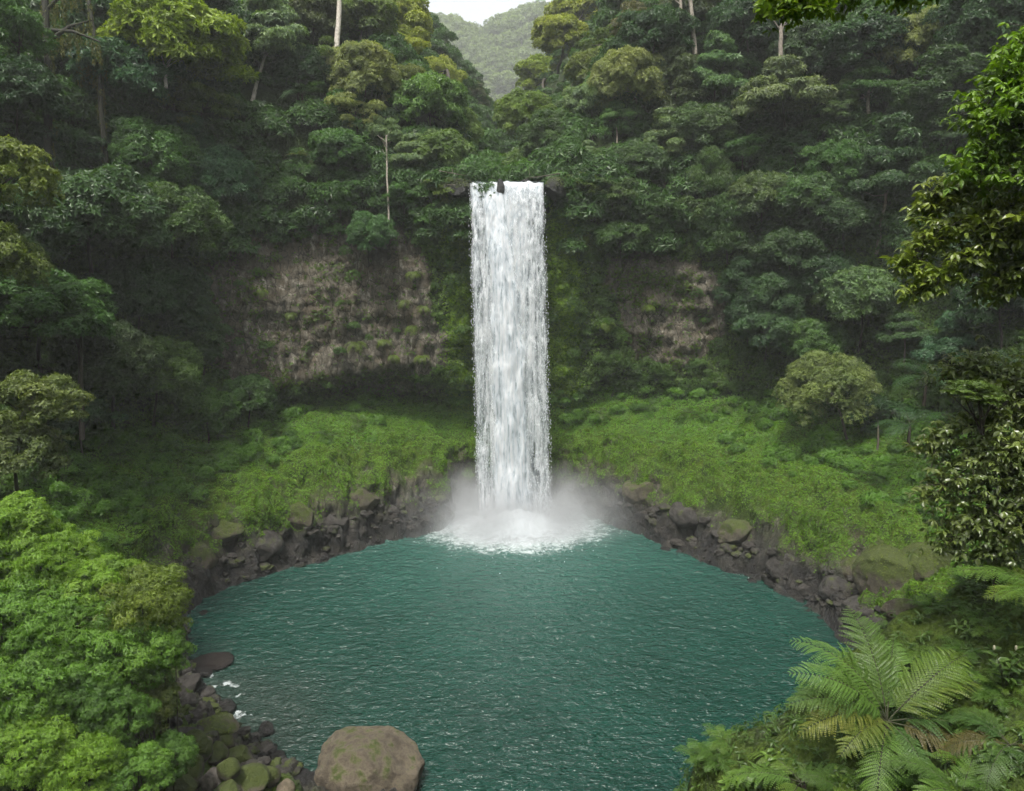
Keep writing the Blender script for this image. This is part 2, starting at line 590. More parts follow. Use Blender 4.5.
# polar sheet about the pool's middle, fine enough for its waves
RRg, THg = np.meshgrid(rr, th, indexing='ij')
wp = np.stack([RRg.ravel() * np.sin(THg.ravel()), 57 + RRg.ravel() * np.cos(THg.ravel()), np.zeros(RRg.size)], 1)
dfall = np.hypot(wp[:, 0] - FALL[0], wp[:, 1] - FALL[1])
ang = np.arctan2(wp[:, 0] - FALL[0], wp[:, 1] - FALL[1])
wl = np.stack([ang * 26, dfall * 1.0, np.zeros(len(wp))], 1)
wave = fbm(np.stack([wp[:, 0] * .55, wp[:, 1] * 1.0, wp[:, 2]], 1), .85, 3, 1.7) * .10 + fbm(wl * [.30, 1.0, 1], .9, 2, 4.1) * .08 + fbm(wp, 1.9, 2, 9.9) * .05
wave = wave * (.6 + .8 * np.exp(-dfall / 22)) + .12 * np.exp(-(dfall / 6) ** 2) * fbm(wp, .6, 3, 3)
wp[:, 2] = wave
foam = np.exp(-((np.hypot((wp[:, 0] - FALL[0]) / 1.25, wp[:, 1] - FALL[1] + .5) + 1.8 * fbm(wp, .35, 4, 8.8)) / 10.2) ** 2.3)
shore_r = np.interp(np.degrees(np.arctan2(wp[:, 0], wp[:, 1] - 57)), phi, prof[:, 1, 0])
edge = np.exp(-((shore_r - np.hypot(wp[:, 0], wp[:, 1] - 57)) / 1.0) ** 2)
milk = np.exp(-(dfall / 22) ** 1.4)  # aerated water, spread wider to paint in the pale sheen below the fall
foam = np.maximum(foam, .72 * np.exp(-(((wp[:, 0] + 21.6 + .72 * (wp[:, 1] - 49.8)) / 2.0) ** 2 + ((wp[:, 1] - 49.5) / 6) ** 2) ** 1.5) * sstep(-.1, .25, fbm(wp, .7, 3, 5.0)))
shallow = np.exp(-np.clip(np.hypot((wp[:, 0] + 21) / 1.2, wp[:, 1] - 46) - 5, 0, 99) / 3.2)


def water_material():
    b = NT('pool_water')
    co = b.coords()
    fo, ml, ed, sh = b.attr('foam'), b.attr('milk'), b.attr('edge'), b.attr('shallow')
    g = b.noise(co, .12, 3)
    c = b.mix(b.remap(g, .35, .65), (.0015, .022, .0145), (.003, .031, .021))
    c = b.mix(b.math('MULTIPLY', sh, .8), c, (.02, .03, .024))
    c = b.mix(b.math('MULTIPLY', ml, .58), c, (.06, .165, .135))
    n1 = b.noise(co, 1.5, 6, .72, .6)
    n2 = b.noise(co, 5.0, 4, .7)
    nn = b.math('ADD', b.math('MULTIPLY', n1, .72), b.math('MULTIPLY', n2, .28))
    thr = b.math('SUBTRACT', .80, b.math('MULTIPLY', fo, .62))
    f1 = b.node('ShaderNodeMapRange', {'Value': nn, 'From Min': thr, 'From Max': b.math('ADD', thr, .24)}).outputs[0]
    n3 = b.noise(b.node('ShaderNodeMapping', {'Vector': co, 'Scale': (1, 1.4, 1)}).outputs[0], 2.6, 4, .65, 1.2)
    f2 = b.math('MULTIPLY', b.remap(n3, .60, .68), b.math('MULTIPLY', ed, .75))
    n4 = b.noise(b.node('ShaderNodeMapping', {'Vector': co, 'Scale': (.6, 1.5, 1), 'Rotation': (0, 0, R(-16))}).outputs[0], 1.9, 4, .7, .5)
    f_glint = b.math('MULTIPLY', b.math('MULTIPLY', b.remap(n4, .66, .78), b.remap(g, .35, .6, .2, 1.0)), .30)  # pale dashes painted in for glints on the wave crests
    ff = b.math('MAXIMUM', f1, b.math('MAXIMUM', f2, f_glint))
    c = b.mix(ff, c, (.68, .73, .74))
    mp = b.node('ShaderNodeMapping', {'Vector': co, 'Scale': (.7, 1.25, 1), 'Rotation': (0, 0, R(-14))}).outputs[0]
    h = b.math('ADD', b.noise(mp, 1.25, 3, .6, .3), b.math('MULTIPLY', b.noise(mp, 5.0, 2), .22))
    p = b.node('ShaderNodeBsdfPrincipled', {'Base Color': c, 'Roughness': b.remap(ff, 0, 1, .09, .75), 'IOR': 1.33, 'Normal': b.bump(h, 1.0, .5)})
    return b.done(p.outputs[0])


q = grid_faces(len(rr), len(th))
i0 = np.arange(len(rr) - 1) * len(th)
wrapq = np.stack([i0 + len(th) - 1, i0 + 2 * len(th) - 1, i0 + len(th), i0], 1)
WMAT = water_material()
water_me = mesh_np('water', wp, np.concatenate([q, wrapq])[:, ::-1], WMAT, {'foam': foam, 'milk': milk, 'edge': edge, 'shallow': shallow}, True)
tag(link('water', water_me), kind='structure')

# ------------------------------------------------------------------ waterfall
def fall_y(z, v=1.45):
    return 89.0 - v * np.sqrt(np.maximum(2 * (40.05 - z) / 9.81, 0))


def edges(z):
    t = np.clip((40.05 - z) / 40, 0, 1)
    return -4.9 + .8 * t, 3.65 + 1.15 * t


def fall_material(name, dens, grain, seed):
    b = NT(name)
    co = b.coords()
    off = b.node('ShaderNodeMapping', {'Vector': co, 'Location': (seed, seed * 2, seed * .7), 'Scale': (1, 1, .05)}).outputs[0]
    off2 = b.node('ShaderNodeMapping', {'Vector': co, 'Location': (seed, 3, 0), 'Scale': (1, 1, .16)}).outputs[0]
    s1 = b.noise(off, 2.6, 5, .62)
    s2 = b.noise(off2, 4.6, 5, .72)
    v = b.math('ADD', b.math('MULTIPLY', s1, 1 - grain), b.math('MULTIPLY', s2, grain))
    a = b.math('MULTIPLY', b.remap(b.math('ADD', v, b.math('MULTIPLY', b.attr('body'), .45)), dens, dens + .2), 1.0, True)
    a = b.math('MULTIPLY', a, b.attr('fade'), True)
    c = b.mix(b.remap(v, .40, .58), (.54, .61, .66), (.88, .90, .92))
    d = b.node('ShaderNodeBsdfDiffuse', {'Color': c, 'Normal': b.bump(v, .5, .4)})
    tl = b.node('ShaderNodeBsdfTranslucent', {'Color': c})
    ms = b.node('ShaderNodeMixShader', {0: .35, 1: d.outputs[0], 2: tl.outputs[0]})
    tr = b.node('ShaderNodeBsdfTransparent')
    fin = b.node('ShaderNodeMixShader', {0: a, 1: tr.outputs[0], 2: ms.outputs[0]})
    return b.done(fin.outputs[0])


def curtain(name, u0, u1, push, dens, grain, seed, parent, bodyf, nu_=70, v=1.45, zlow=.1):
    """A falling sheet between two fractions of the fall's width, with its lip on the river bed."""
    zs = np.concatenate([np.full(10, 40.05), np.linspace(40.05, zlow, 150)])
    ys0 = np.concatenate([np.linspace(93.5, 89.1, 10), fall_y(np.linspace(40.05, zlow, 150), v)])
    us = np.linspace(0, 1, nu_)
    V, body, fade = [], [], []
    for i, u in enumerate(us):
        e0, e1 = edges(zs)
        t = np.clip((40.05 - zs) / 40, 0, 1)
        a = u0(t) if callable(u0) else u0
        c = u1(t) if callable(u1) else u1
        uu = a + (c - a) * u
        x = e0 + (e1 - e0) * uu
        x = x + (u - .5) * .9 * fbm(np.stack([zs * 0 + round(u), zs * .22, zs * 0 + seed], 1), 1.0, 3, 2.0) * np.clip(t * 6, 0, 1)
        bow = np.sin(np.pi * u) * push * np.clip(t * 3, 0, 1)
        V.append(np.stack([x, ys0 - bow, zs + .03 * np.sin(9 * u + zs)], 1))
        ed = np.minimum(u, 1 - u) * nu_
        fade.append(np.clip(.12 + (ed + 2.2 * fbm(np.stack([zs * 0 + u * 3, zs * .5, zs * 0 + seed], 1), .8, 3, seed)) / 5, 0, 1))
        body.append(bodyf(uu, t))
    V = np.concatenate(V)
    nz = fbm(V * [1, 1, .25], .8, 4, seed)
    V[:, 1] -= nz * .5 * np.clip((40.05 - V[:, 2]) / 6, 0, 1)
    lipz = np.exp(-((V[:, 2] - 40.05) / .5) ** 2)
    V[:, 2] += lipz * (.22 * fbm(V * [1, 0, 0], .9, 3, 4.0) - .1)
    V[:, 0] += fbm(V * [.2, .2, .5], .9, 3, seed + 5) * .18 * np.clip((40.05 - V[:, 2]) / 4, 0, 1)
    me = mesh_np(name, V, grid_faces(nu_, len(zs)), fall_material(name, dens, grain, seed), {'body': np.concatenate(body), 'fade': np.concatenate(fade)}, True)
    return link(name, me, parent, -np.array(parent.location))


fall = thing('waterfall', (FALL[0], FALL[1], 0), 'tall white waterfall plunging from the cliff lip into the green pool', 'waterfall')
cen = lambda t: .30 + .30 * np.clip(t * 3.5, 0, 1) * .35 + .06 * t
curtain('back_veil', 0.0, 1.0, .3, .42, .38, 1.0, fall, lambda u, t: .14 + .45 * np.exp(-((u - .5) / .2) ** 2) + .35 * np.exp(-(t / .03) ** 2) - .35 * np.exp(-((u - .41 + .3 * t) / .045) ** 2) * np.exp(-(t / .05) ** 2))
curtain('left_veil', 0.0, .42, .5, .55, .45, 7.0, fall, lambda u, t: .10 + .30 * np.exp(-((u - .06) / .07) ** 2) + .3 * np.exp(-(t / .07) ** 2), 40, 1.55)
curtain('right_veil', .46, 1.0, .6, .55, .6, 13.0, fall, lambda u, t: .08 + .2 * np.exp(-((u - .95) / .06) ** 2) + .42 * np.exp(-(t / .06) ** 2), 44, 1.6)
curtain('main_stream', lambda t: .14 + .10 * np.clip(t * 4, 0, 1) - .02 * t, lambda t: .40 + .24 * np.clip(t * 2.2, 0, 1) ** .7 + .12 * t, .9, .42, .35, 21.0, fall,
        lambda u, t: .34 + 0 * t + 0 * u, 46, 1.75)

# separate drops torn off the curtain
WHITE = NT('spray_white')
_d = WHITE.node('ShaderNodeBsdfDiffuse', {'Color': (.86, .89, .9, 1)})
_t = WHITE.node('ShaderNodeBsdfTranslucent', {'Color': (.86, .89, .9, 1)})
WHITE = WHITE.done(WHITE.node('ShaderNodeMixShader', {0: .4, 1: _d.outputs[0], 2: _t.outputs[0]}).outputs[0])
_oct = np.array([(1, 0, 0), (0, 1, 0), (-1, 0, 0), (0, -1, 0), (0, 0, 1), (0, 0, -1)], float)
_octf = np.array([(0, 1, 4), (1, 2, 4), (2, 3, 4), (3, 0, 4), (1, 0, 5), (2, 1, 5), (3, 2, 5), (0, 3, 5)])


def drops(C, S, stretch):
    n = len(C)
    V = (C[:, None] + _oct[None] * S[:, None, None] * np.stack([np.ones(n), np.ones(n), stretch], 1)[:, None])
    return V.reshape(-1, 3), (np.arange(n)[:, None, None] * 6 + _octf[None]).reshape(-1, 3)


n = 6000
z = 40 * (1 - RNG.random(n) ** .8)
u = np.where(RNG.random(n) < .62, RNG.uniform(.5, 1.02, n), RNG.uniform(-.02, .36, n))
e0, e1 = edges(z)
x = e0 + (e1 - e0) * u
y = fall_y(z, 1.7) - np.abs(RNG.normal(0, .35, n)) * np.clip((40 - z) / 8, .1, 1)
V, T = drops(np.stack([x, y, z], 1), RNG.uniform(.018, .042, n), RNG.uniform(2, 5, n))
link('spray_drop_cloud', mesh_np('spray_drop_cloud', V, T, WHITE), fall, -np.array(fall.location))['kind'] = 'stuff'

# plunge foam: a boiling mound of white water with thrown drops
a_, r_ = np.meshgrid(np.linspace(0, 2 * np.pi, 200, endpoint=False), np.linspace(0, 1, 60), indexing='ij')
pl = np.stack([r_.ravel() * 10.5 * np.sin(a_.ravel()), r_.ravel() * 8.0 * np.cos(a_.ravel()) - .8, np.zeros(r_.size)], 1)
rad = r_.ravel()
bo = fbm(pl, .55, 4, 3.0)
pl[:, 2] = 1.9 * np.exp(-(rad / .38) ** 2) + .9 * (1 - rad ** 2) * bo + .22 * fbm(pl, 1.8, 3, 1) * (1 - rad) + .1 - .28 * rad ** 4
fm = NT('plunge_foam')
co = fm.coords()
fa = fm.attr('fade')
n1 = fm.noise(co, 1.3, 6, .75)
al = fm.node('ShaderNodeMapRange', {'Value': fm.math('ADD', n1, fm.math('MULTIPLY', fa, .95)), 'From Min': .58, 'From Max': 1.05}).outputs[0]
dif = fm.node('ShaderNodeBsdfDiffuse', {'Color': (.66, .70, .72, 1), 'Normal': fm.bump(n1, .5, .3)})
FOAM = fm.done(fm.node('ShaderNodeMixShader', {0: al, 1: fm.node('ShaderNodeBsdfTransparent').outputs[0], 2: dif.outputs[0]}).outputs[0])
link('plunge_foam', mesh_np('plunge_foam', pl, grid_faces(200, 60, True), FOAM, {'fade': 1 - rad}, True), fall)
n = 9000
aa, rd = RNG.uniform(0, 2 * np.pi, n), np.abs(RNG.normal(0, .5, n))
C = np.stack([rd * 10 * np.sin(aa), rd * 7.5 * np.cos(aa) - .8, np.abs(RNG.normal(0, 1, n)) * 2.0 * np.exp(-rd * 1.3) + .1], 1)
V, T = drops(C, RNG.uniform(.015, .04, n), RNG.uniform(.7, 1.6, n))
link('splash_drop_cloud', mesh_np('splash_drop_cloud', V, T, WHITE), fall)['kind'] = 'stuff'

# river above the lip
rv = [(x, y, 40.0 + .012 * (y - 90)) for y in np.linspace(88.9, 128, 30) for x in np.linspace(-4.8, 3.6, 16)]
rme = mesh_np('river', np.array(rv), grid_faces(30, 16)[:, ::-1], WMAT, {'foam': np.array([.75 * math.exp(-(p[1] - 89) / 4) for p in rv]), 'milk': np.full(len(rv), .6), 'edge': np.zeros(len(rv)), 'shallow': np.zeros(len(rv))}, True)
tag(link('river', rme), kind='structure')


# mist drifting off the plunge
def mist(name, loc, size, dens, seed, low=.1):
    bm_v, bm_f = [], []
    nn_, mm_ = 24, 14
    for i in range(nn_):
        for j in range(mm_):
            a, bb = 2 * np.pi * i / nn_, np.pi * (j + .5) / mm_
            bm_v.append((math.cos(a) * math.sin(bb) * size[0], math.sin(a) * math.sin(bb) * size[1], -math.cos(bb) * size[2]))
    b = NT(name)
    co = b.node('ShaderNodeMapping', {'Vector': b.coords(), 'Scale': (1 / size[0], 1 / size[1], 1 / size[2])}).outputs[0]
    ln = b.node('ShaderNodeVectorMath', {0: co}, operation='LENGTH').outputs['Value']
    fall_ = b.math('POWER', b.remap(ln, 1.0, 0.0, 0, 1), 1.6)
    nz = b.noise(b.node('ShaderNodeMapping', {'Vector': b.coords(), 'Location': (seed * 9.3, seed * 4.1, 2.0)}).outputs[0], .22, 4, .6, .5)
    d = b.math('MULTIPLY', b.math('MULTIPLY', fall_, b.remap(nz, .38, .68, low, 1.6)), dens)
    v = b.node('ShaderNodeVolumePrincipled', {'Color': (.93, .95, .97, 1), 'Density': d, 'Anisotropy': .2})
    b.l.new(v.outputs[0], b.out.inputs['Volume'])
    V = np.array(bm_v)
    Q = grid_faces(nn_, mm_, True)
    top = len(V)
    V = np.concatenate([V, [(0, 0, -size[2] * 1.0), (0, 0, size[2])]])
    T = [(a, b2, c) for a, b2, c, d2 in Q] + [(a, c, d2) for a, b2, c, d2 in Q]
    T += [(((i + 1) % nn_) * mm_, i * mm_, top) for i in range(nn_)] + [(i * mm_ + mm_ - 1, ((i + 1) % nn_) * mm_ + mm_ - 1, top + 1) for i in range(nn_)]
    o = link(name, mesh_np(name, V, np.array(T), b.m, None, True), None, loc)
    b.m.volume_intersection_method if False else None
    return tag(o, kind='stuff')


mist('mist', (.4, 85.0, .8), (21, 11.5, 7.0), .42, 1, .35)
mist('mist', (.4, 83.6, .6), (12.5, 9, 4.0), .8, 2, .5)

# air
def haze():
    b = NT('haze')
    v = b.node('ShaderNodeVolumePrincipled', {'Color': (.95, .98, .97, 1), 'Density': HAZE, 'Anisotropy': .0})
    b.l.new(v.outputs[0], b.out.inputs['Volume'])
    x0, x1, y0, y1, z0, z1 = -540, 560, -110, 1180, -160, 345
    V = np.array([(x, y, z) for x in (x0, x1) for y in (y0, y1) for z in (z0, z1)], float)
    Q = np.array([(0, 1, 3, 2), (4, 6, 7, 5), (0, 4, 5, 1), (2, 3, 7, 6), (0, 2, 6, 4), (1, 5, 7, 3)])
    tag(link('haze', mesh_np('haze', V, Q, b.m)), kind='stuff')


HAZE = .00034
haze()

# ------------------------------------------------------------------ light
SUN_EL, SUN_AZ = R(68), R(-155)      # high, from behind and to the left
w = bpy.data.worlds.new('World')
scene.world = w
w.use_nodes = True
wn, wlk = w.node_tree.nodes, w.node_tree.links
bg = wn['Background']
sky = wn.new('ShaderNodeTexSky')
sky.sky_type = 'NISHITA'
sky.sun_disc = False
sky.sun_elevation = SUN_EL
sky.sun_rotation = SUN_AZ
sky.dust_density = 4.0
sky.air_density = 1.2
hs = wn.new('ShaderNodeHueSaturation')
hs.inputs['Saturation'].default_value = .22
wlk.new(sky.outputs[0], hs.inputs['Color'])
wlk.new(hs.outputs[0], bg.inputs['Color'])
bg.inputs['Strength'].default_value = .085
sl = bpy.data.lights.new('sun', 'SUN')
sl.energy = 1.5
sl.angle = R(10)
sl.color = (1, .96, .88)
sun = bpy.data.objects.new('sun', sl)
col.objects.link(sun)
sd = Vector((math.sin(SUN_AZ) * math.cos(SUN_EL), math.cos(SUN_AZ) * math.cos(SUN_EL), math.sin(SUN_EL)))
sun.rotation_euler = sd.to_track_quat('Z', 'Y').to_euler()
sun.location = (0, 0, 180)

vs = scene.view_settings
vs.view_transform = 'Standard'
vs.look = 'None'
vs.exposure = 1.75
vs.gamma = 1
scene.render.engine = 'CYCLES'
cy = scene.cycles
cy.use_denoising = True
cy.use_adaptive_sampling = True
cy.adaptive_threshold = .03
cy.adaptive_min_samples = 24
cy.max_bounces = 4
cy.diffuse_bounces = 2
cy.glossy_bounces = 2
cy.transmission_bounces = 2
cy.volume_bounces = 1
cy.transparent_max_bounces = 10
cy.volume_step_rate = 3.0
cy.volume_max_steps = 64
cy.caustics_reflective = False
cy.caustics_refractive = False
# ------------------------------------------------------------------ tree crowns (one mesh per kind, shared by its trees)
def crown_from_lobes(lobes, per, size, k=6, seed=0, flat=.6, **kw):
    rng = np.random.default_rng(seed)
    parts = []
    for (c, r, fl) in lobes:
        n = max(8, int(per * (r / .35) ** 2))
        P, N = lobe_pts(n, fl, rng=rng)
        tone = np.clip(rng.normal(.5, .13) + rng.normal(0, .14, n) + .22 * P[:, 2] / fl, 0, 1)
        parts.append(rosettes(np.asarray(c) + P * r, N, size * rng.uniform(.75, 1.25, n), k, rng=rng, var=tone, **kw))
    return join(parts)


def dome_lobes(seed, n=30, h=.75, rmin=.24, rmax=.42, fl=.6, gap=.0):
    rng = np.random.default_rng(seed)
    out = []
    for i in range(n):
        z = -.62 + 1.58 * ((i + .5) / n) ** .85
        z = min(z, .97)
        th = i * 2.39996 + rng.normal(0, .35)
        s = math.sqrt(max(0, 1 - z * z)) if z > 0 else 1.0 + .25 * z
        rad = (.86 if z < .6 else .78) * rng.uniform(.72, 1.05)
        out.append(((s * rad * math.cos(th), s * rad * math.sin(th), z * h * rad), rng.uniform(rmin, rmax), fl))
    return out


def tier_lobes(seed, n=22, tiers=4, h=1.0, r=(.3, .46), fl=.42):
    rng = np.random.default_rng(seed)
    out = []
    for i in range(n):
        t = (i % tiers) / (tiers - 1)
        th = i * 2.39996 + rng.normal(0, .4)
        rad = (1.0 - .75 * t) * rng.uniform(.55, 1.0) * .8
        out.append(((rad * math.cos(th), rad * math.sin(th), -.25 + t * h * .8 + rng.normal(0, .07)), rng.uniform(*r) * (1 - .25 * t), fl))
    return out


def column_lobes(seed, n=34, h=2.2, fl=.7):
    rng = np.random.default_rng(seed)
    out = []
    for i in range(n):
        t = (i + .5) / n
        th = i * 2.39996 + rng.normal(0, .4)
        w_ = (.55 + .45 * math.sin(math.pi * min(1, t * 1.15))) * (1 if t < .8 else (1 - t) / .2 * .6 + .4)
        rad = w_ * rng.uniform(.35, .85)
        out.append(((rad * math.cos(th), rad * math.sin(th), -h * .5 + h * t), rng.uniform(.26, .42), fl))
    return out


def ragged_lobes(seed, n=20, spread=1.0):
    rng = np.random.default_rng(seed)
    out = []
    for i in range(n):
        d = norm(rng.normal(size=3) + [0, 0, .3])
        out.append((d * rng.uniform(.35, .95) * [spread, spread, .75], rng.uniform(.18, .36), rng.uniform(.4, .7)))
    return out


CROWN = {}
CROWN_LOBES = {}


def reg(kind, lobes, *a, mat=None, **kw):
    V, T, v = crown_from_lobes(lobes, *a, **kw)
    CROWN.setdefault(kind, []).append(mesh_np('crown', V, T, mat or LEAF, {'leafvar': v}))
    CROWN_LOBES.setdefault(kind, []).append(lobes)


for s in range(3):
    reg('dome', dome_lobes(40 + s, 64, 1.0, .19, .31, .9), 190, .078, k=6, seed=s, droop=.3, wr=.36)
    reg('broad', [((c[0], c[1], c[2] * .75), r, f) for c, r, f in dome_lobes(60 + s, 56, 1.1, .2, .34, .8)], 170, .088, k=6, seed=10 + s, droop=.25, wr=.4)
    reg('tier', tier_lobes(80 + s, 40, 5, 1.5, (.22, .36), .55), 170, .085, k=7, seed=20 + s, droop=.3, wr=.36, elev=.1)
    reg('column', column_lobes(100 + s, 50), 100, .088, k=6, seed=30 + s, droop=.35, wr=.34)
    reg('ragged', ragged_lobes(120 + s, 26), 115, .078, k=6, seed=40 + s, droop=.25, wr=.38)
for s in range(2):
    reg('fine', dome_lobes(140 + s, 80, .95, .17, .27, .9), 200, .052, k=6, seed=50 + s, droop=.3, wr=.34)
    reg('umbrella', tier_lobes(160 + s, 26, 3, .75, (.26, .4), .5), 160, .082, k=7, seed=60 + s, droop=.35, wr=.36, elev=.05)
    reg('weep', [((c[0], c[1], c[2]), r, f * 1.3) for c, r, f in column_lobes(180 + s, 26, 1.5)], 80, .13, k=5, seed=70 + s, droop=1.1, wr=.2, elev=-.1)
    reg('near', dome_lobes(200 + s, 46, .8, .18, .32), 110, .072, k=6, seed=80 + s, droop=.3, wr=.38, hi=True)
    reg('spray', ragged_lobes(220 + s, 60, 1.0), 62, .078, k=5, seed=90 + s, droop=.35, wr=.46, hi=True, mat=GLOSSY)

PALE = (.30, .26, .20)
BROWN = (.055, .044, .03)
# foliage tints (leaf colours, linear; gap trees' brightened to paint in the valley glow)
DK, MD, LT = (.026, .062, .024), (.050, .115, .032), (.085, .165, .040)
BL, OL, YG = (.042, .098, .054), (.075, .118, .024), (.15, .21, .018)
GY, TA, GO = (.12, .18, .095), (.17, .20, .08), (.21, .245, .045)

_kind_n = {}


def tree(px, py, w, kind, tint, label, base=None, pull=None, depth=None, trunk=None, tr=None, group=None, squash=1.0, name='tree', which=None, root=None, lean=None, category='tree'):
    """A rooted tree whose crown stands at the distance where the slope is seen (or at the given depth)."""
    w *= 1.2
    if depth is None:
        h = hit(px, py, which)
        if h is None:
            depth = 135.0
        else:
            d = (h[0] - CAM) @ FWD
            rr_ = w / F * d * .5
            depth = d - (rr_ * .75 if pull is None else pull)
    c = at(px, py, depth)
    rad = w / F * depth * .5
    if root is not None:
        b = np.array(root, float)
    else:
        bp = base or (px + random.uniform(-.06, .06) * w, py + (.62 if kind not in ('column',) else 1.05) * w * squash)
        h = hit(bp[0], bp[1], which)
        if h is not None and abs(((h[0] - CAM) @ FWD) - depth) < 5 * rad + 14:
            b = h[0]
        else:
            g = ground(c[0], c[1])
            b = g if g is not None and g[2] < c[2] else c - [0, 0, 2.2 * rad]
            if c[2] - b[2] > 26:
                b = c - [0, -.5 * rad, 2.4 * rad]
    b = b - np.array([0, 0, .25])
    t = thing(name, b, label, category, group)
    i = _kind_n.get(kind, 0)
    _kind_n[kind] = i + 1
    cm = CROWN[kind][i % len(CROWN[kind])]
    lob = CROWN_LOBES[kind][i % len(CROWN[kind])]
    cr = link('crown', cm, t, c - b, tint)
    az = random.uniform(0, 6.28)
    sc = np.array([rad, rad, rad * squash]) * [random.uniform(.93, 1.07), random.uniform(.93, 1.07), 1]
    cr.scale = sc
    cr.rotation_euler = (random.uniform(-.1, .1), random.uniform(-.1, .1), az)
    # trunk and limbs
    v = c - b
    L = np.linalg.norm(v)
    r0 = (tr or max(.07, .022 * rad + .006 * L))
    up = np.array([0, 0, .22 * L])
    ts = np.linspace(0, 1, 8)[:, None]
    pts = v * ts + up * (ts * (1 - ts)) * (1.2 if lean is None else lean) + np.cumsum(RNG.normal(0, .012 * L, (8, 3)), 0) * ts * (1 - ts) * 3
    V, Q = tube(pts, r0 * np.linspace(1.15, .5, 8), 8, .06)
    parts = [(V, Q)]
    ca, sa = math.cos(az), math.sin(az)
    for (lc, lr, lf) in sorted(lob, key=lambda q: -q[1])[:9]:
        e = np.array([lc[0] * sc[0], lc[1] * sc[1], lc[2] * sc[2]])
        e = v + np.array([ca * e[0] - sa * e[1], sa * e[0] + ca * e[1], e[2]])
        s0 = pts[5] + (pts[7] - pts[5]) * random.random() * .8
        mid = (s0 + e) / 2 + np.array([0, 0, -.06 * rad])
        V, Q = tube([s0, mid, e], [r0 * .42, r0 * .26, r0 * .08], 5)
        parts.append((V, Q))
    V, Q = join(parts)
    link('trunk', mesh_np('trunk', V, Q, BARK, None, True), t, (0, 0, 0), trunk or BROWN)
    return t


T_ = tree
# --- left upper slope
T_(270, 40, 78, 'tier', GY, 'pale green layered tree with a thin slanting white trunk, above the left cliff', base=(251, 105), trunk=(.6, .56, .48), tr=.22)
T_(178, 48, 108, 'broad', YG, 'bright yellow-green spreading tree catching the light at the top left', pull=9, squash=.9)
T_(203, 105, 62, 'ragged', OL, 'olive drooping tree just below the bright yellow-green tree, top left', pull=6)
T_(127, 78, 86, 'broad', BL, 'grey-green spreading tree between the mossy leaning trunk and the yellow-green tree', pull=5)
T_(153, 166, 76, 'dome', MD, 'rounded fresh-green tree, upper of the two domes right of the mossy trunks', pull=4)
T_(88, 222, 112, 'broad', (0.041, 0.083, 0.033), 'broad dark-green dome below the two hanging mossy trunks on the left', pull=6)
T_(172, 226, 78, 'dome', (0.055, 0.103, 0.030), 'round green tree tucked below the upper dome at the left cliff edge', pull=4)
T_(220, 182, 62, 'dome', BL, 'bluish-green tree growing out at the left corner of the bare cliff')
T_(184, 138, 46, 'dome', BL, 'small bluish-green tree behind the fresh-green dome on the left slope')
T_(20, 38, 78, 'ragged', MD, 'leafy green tree filling the top-left corner of the view', pull=8)
T_(18, 95, 74, 'broad', DK, 'dark-green tree at the left edge behind the moss-hung trunk', pull=6)
T_(-4, 180, 96, 'near', (0.097, 0.131, 0.019), 'olive sunlit tree cut by the left edge at mid height', depth=50)
T_(-8, 262, 92, 'near', (0.076, 0.110, 0.022), 'olive-green leafy tree under the sunlit one at the left edge', depth=49)
T_(196, 12, 66, 'broad', DK, 'very dark tree on the skyline left of the pale layered tree')
T_(228, 38, 58, 'dome', DK, 'dark tree squeezed between the yellow-green and the pale layered trees')
T_(312, 22, 60, 'broad', (0.062, 0.083, 0.034), 'shaded olive tree left of the tall pale bare trunk at the top')
T_(325, 62, 46, 'ragged', OL, 'small olive tree below the tall pale bare trunk at the top')
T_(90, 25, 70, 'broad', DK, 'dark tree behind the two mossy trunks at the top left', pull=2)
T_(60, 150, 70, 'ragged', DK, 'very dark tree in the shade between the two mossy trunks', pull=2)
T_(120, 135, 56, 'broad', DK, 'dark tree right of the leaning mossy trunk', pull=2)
# --- left middle
T_(36, 312, 108, 'broad', MD, 'green tree with a long bough reaching right, left edge at mid height', pull=8, squash=.8)
T_(138, 290, 66, 'dome', DK, 'dark tree below the pair of domes left of the bare cliff')
T_(108, 366, 80, 'dome', (0.041, 0.069, 0.030), 'dull dark-green tree touching the left side of the dense fine-leaved dome', pull=5)
T_(158, 374, 72, 'fine', (0.066, 0.121, 0.030), 'dense fine-leaved green dome above the mossy slope left of the pool', pull=6)
T_(182, 300, 52, 'column', DK, 'dark vine-choked tree hugging the left end of the bare cliff')
T_(205, 330, 40, 'column', (0.041, 0.083, 0.025), 'slim creeper-clad tree right of the dark vine-choked tree')
T_(30, 408, 84, 'near', (0.083, 0.113, 0.030), 'light olive tree at the left edge above the sunlit bluff', depth=47)
T_(20, 455, 76, 'near', (0.069, 0.097, 0.030), 'olive shrubby tree at the left edge directly behind the sunlit bluff', depth=46)
T_(80, 420, 66, 'ragged', DK, 'dark tree in shade behind the olive trees of the left edge', pull=2)
T_(110, 300, 60, 'broad', DK, 'dark tree below the broad dome of the left slope', pull=1)
T_(207, 412, 52, 'broad', (0.062, 0.131, 0.028), 'low bright-green bushy tree right of the fine-leaved dome')
T_(250, 395, 44, 'broad', (0.048, 0.103, 0.028), 'low green bushy tree under the brown part of the left cliff')
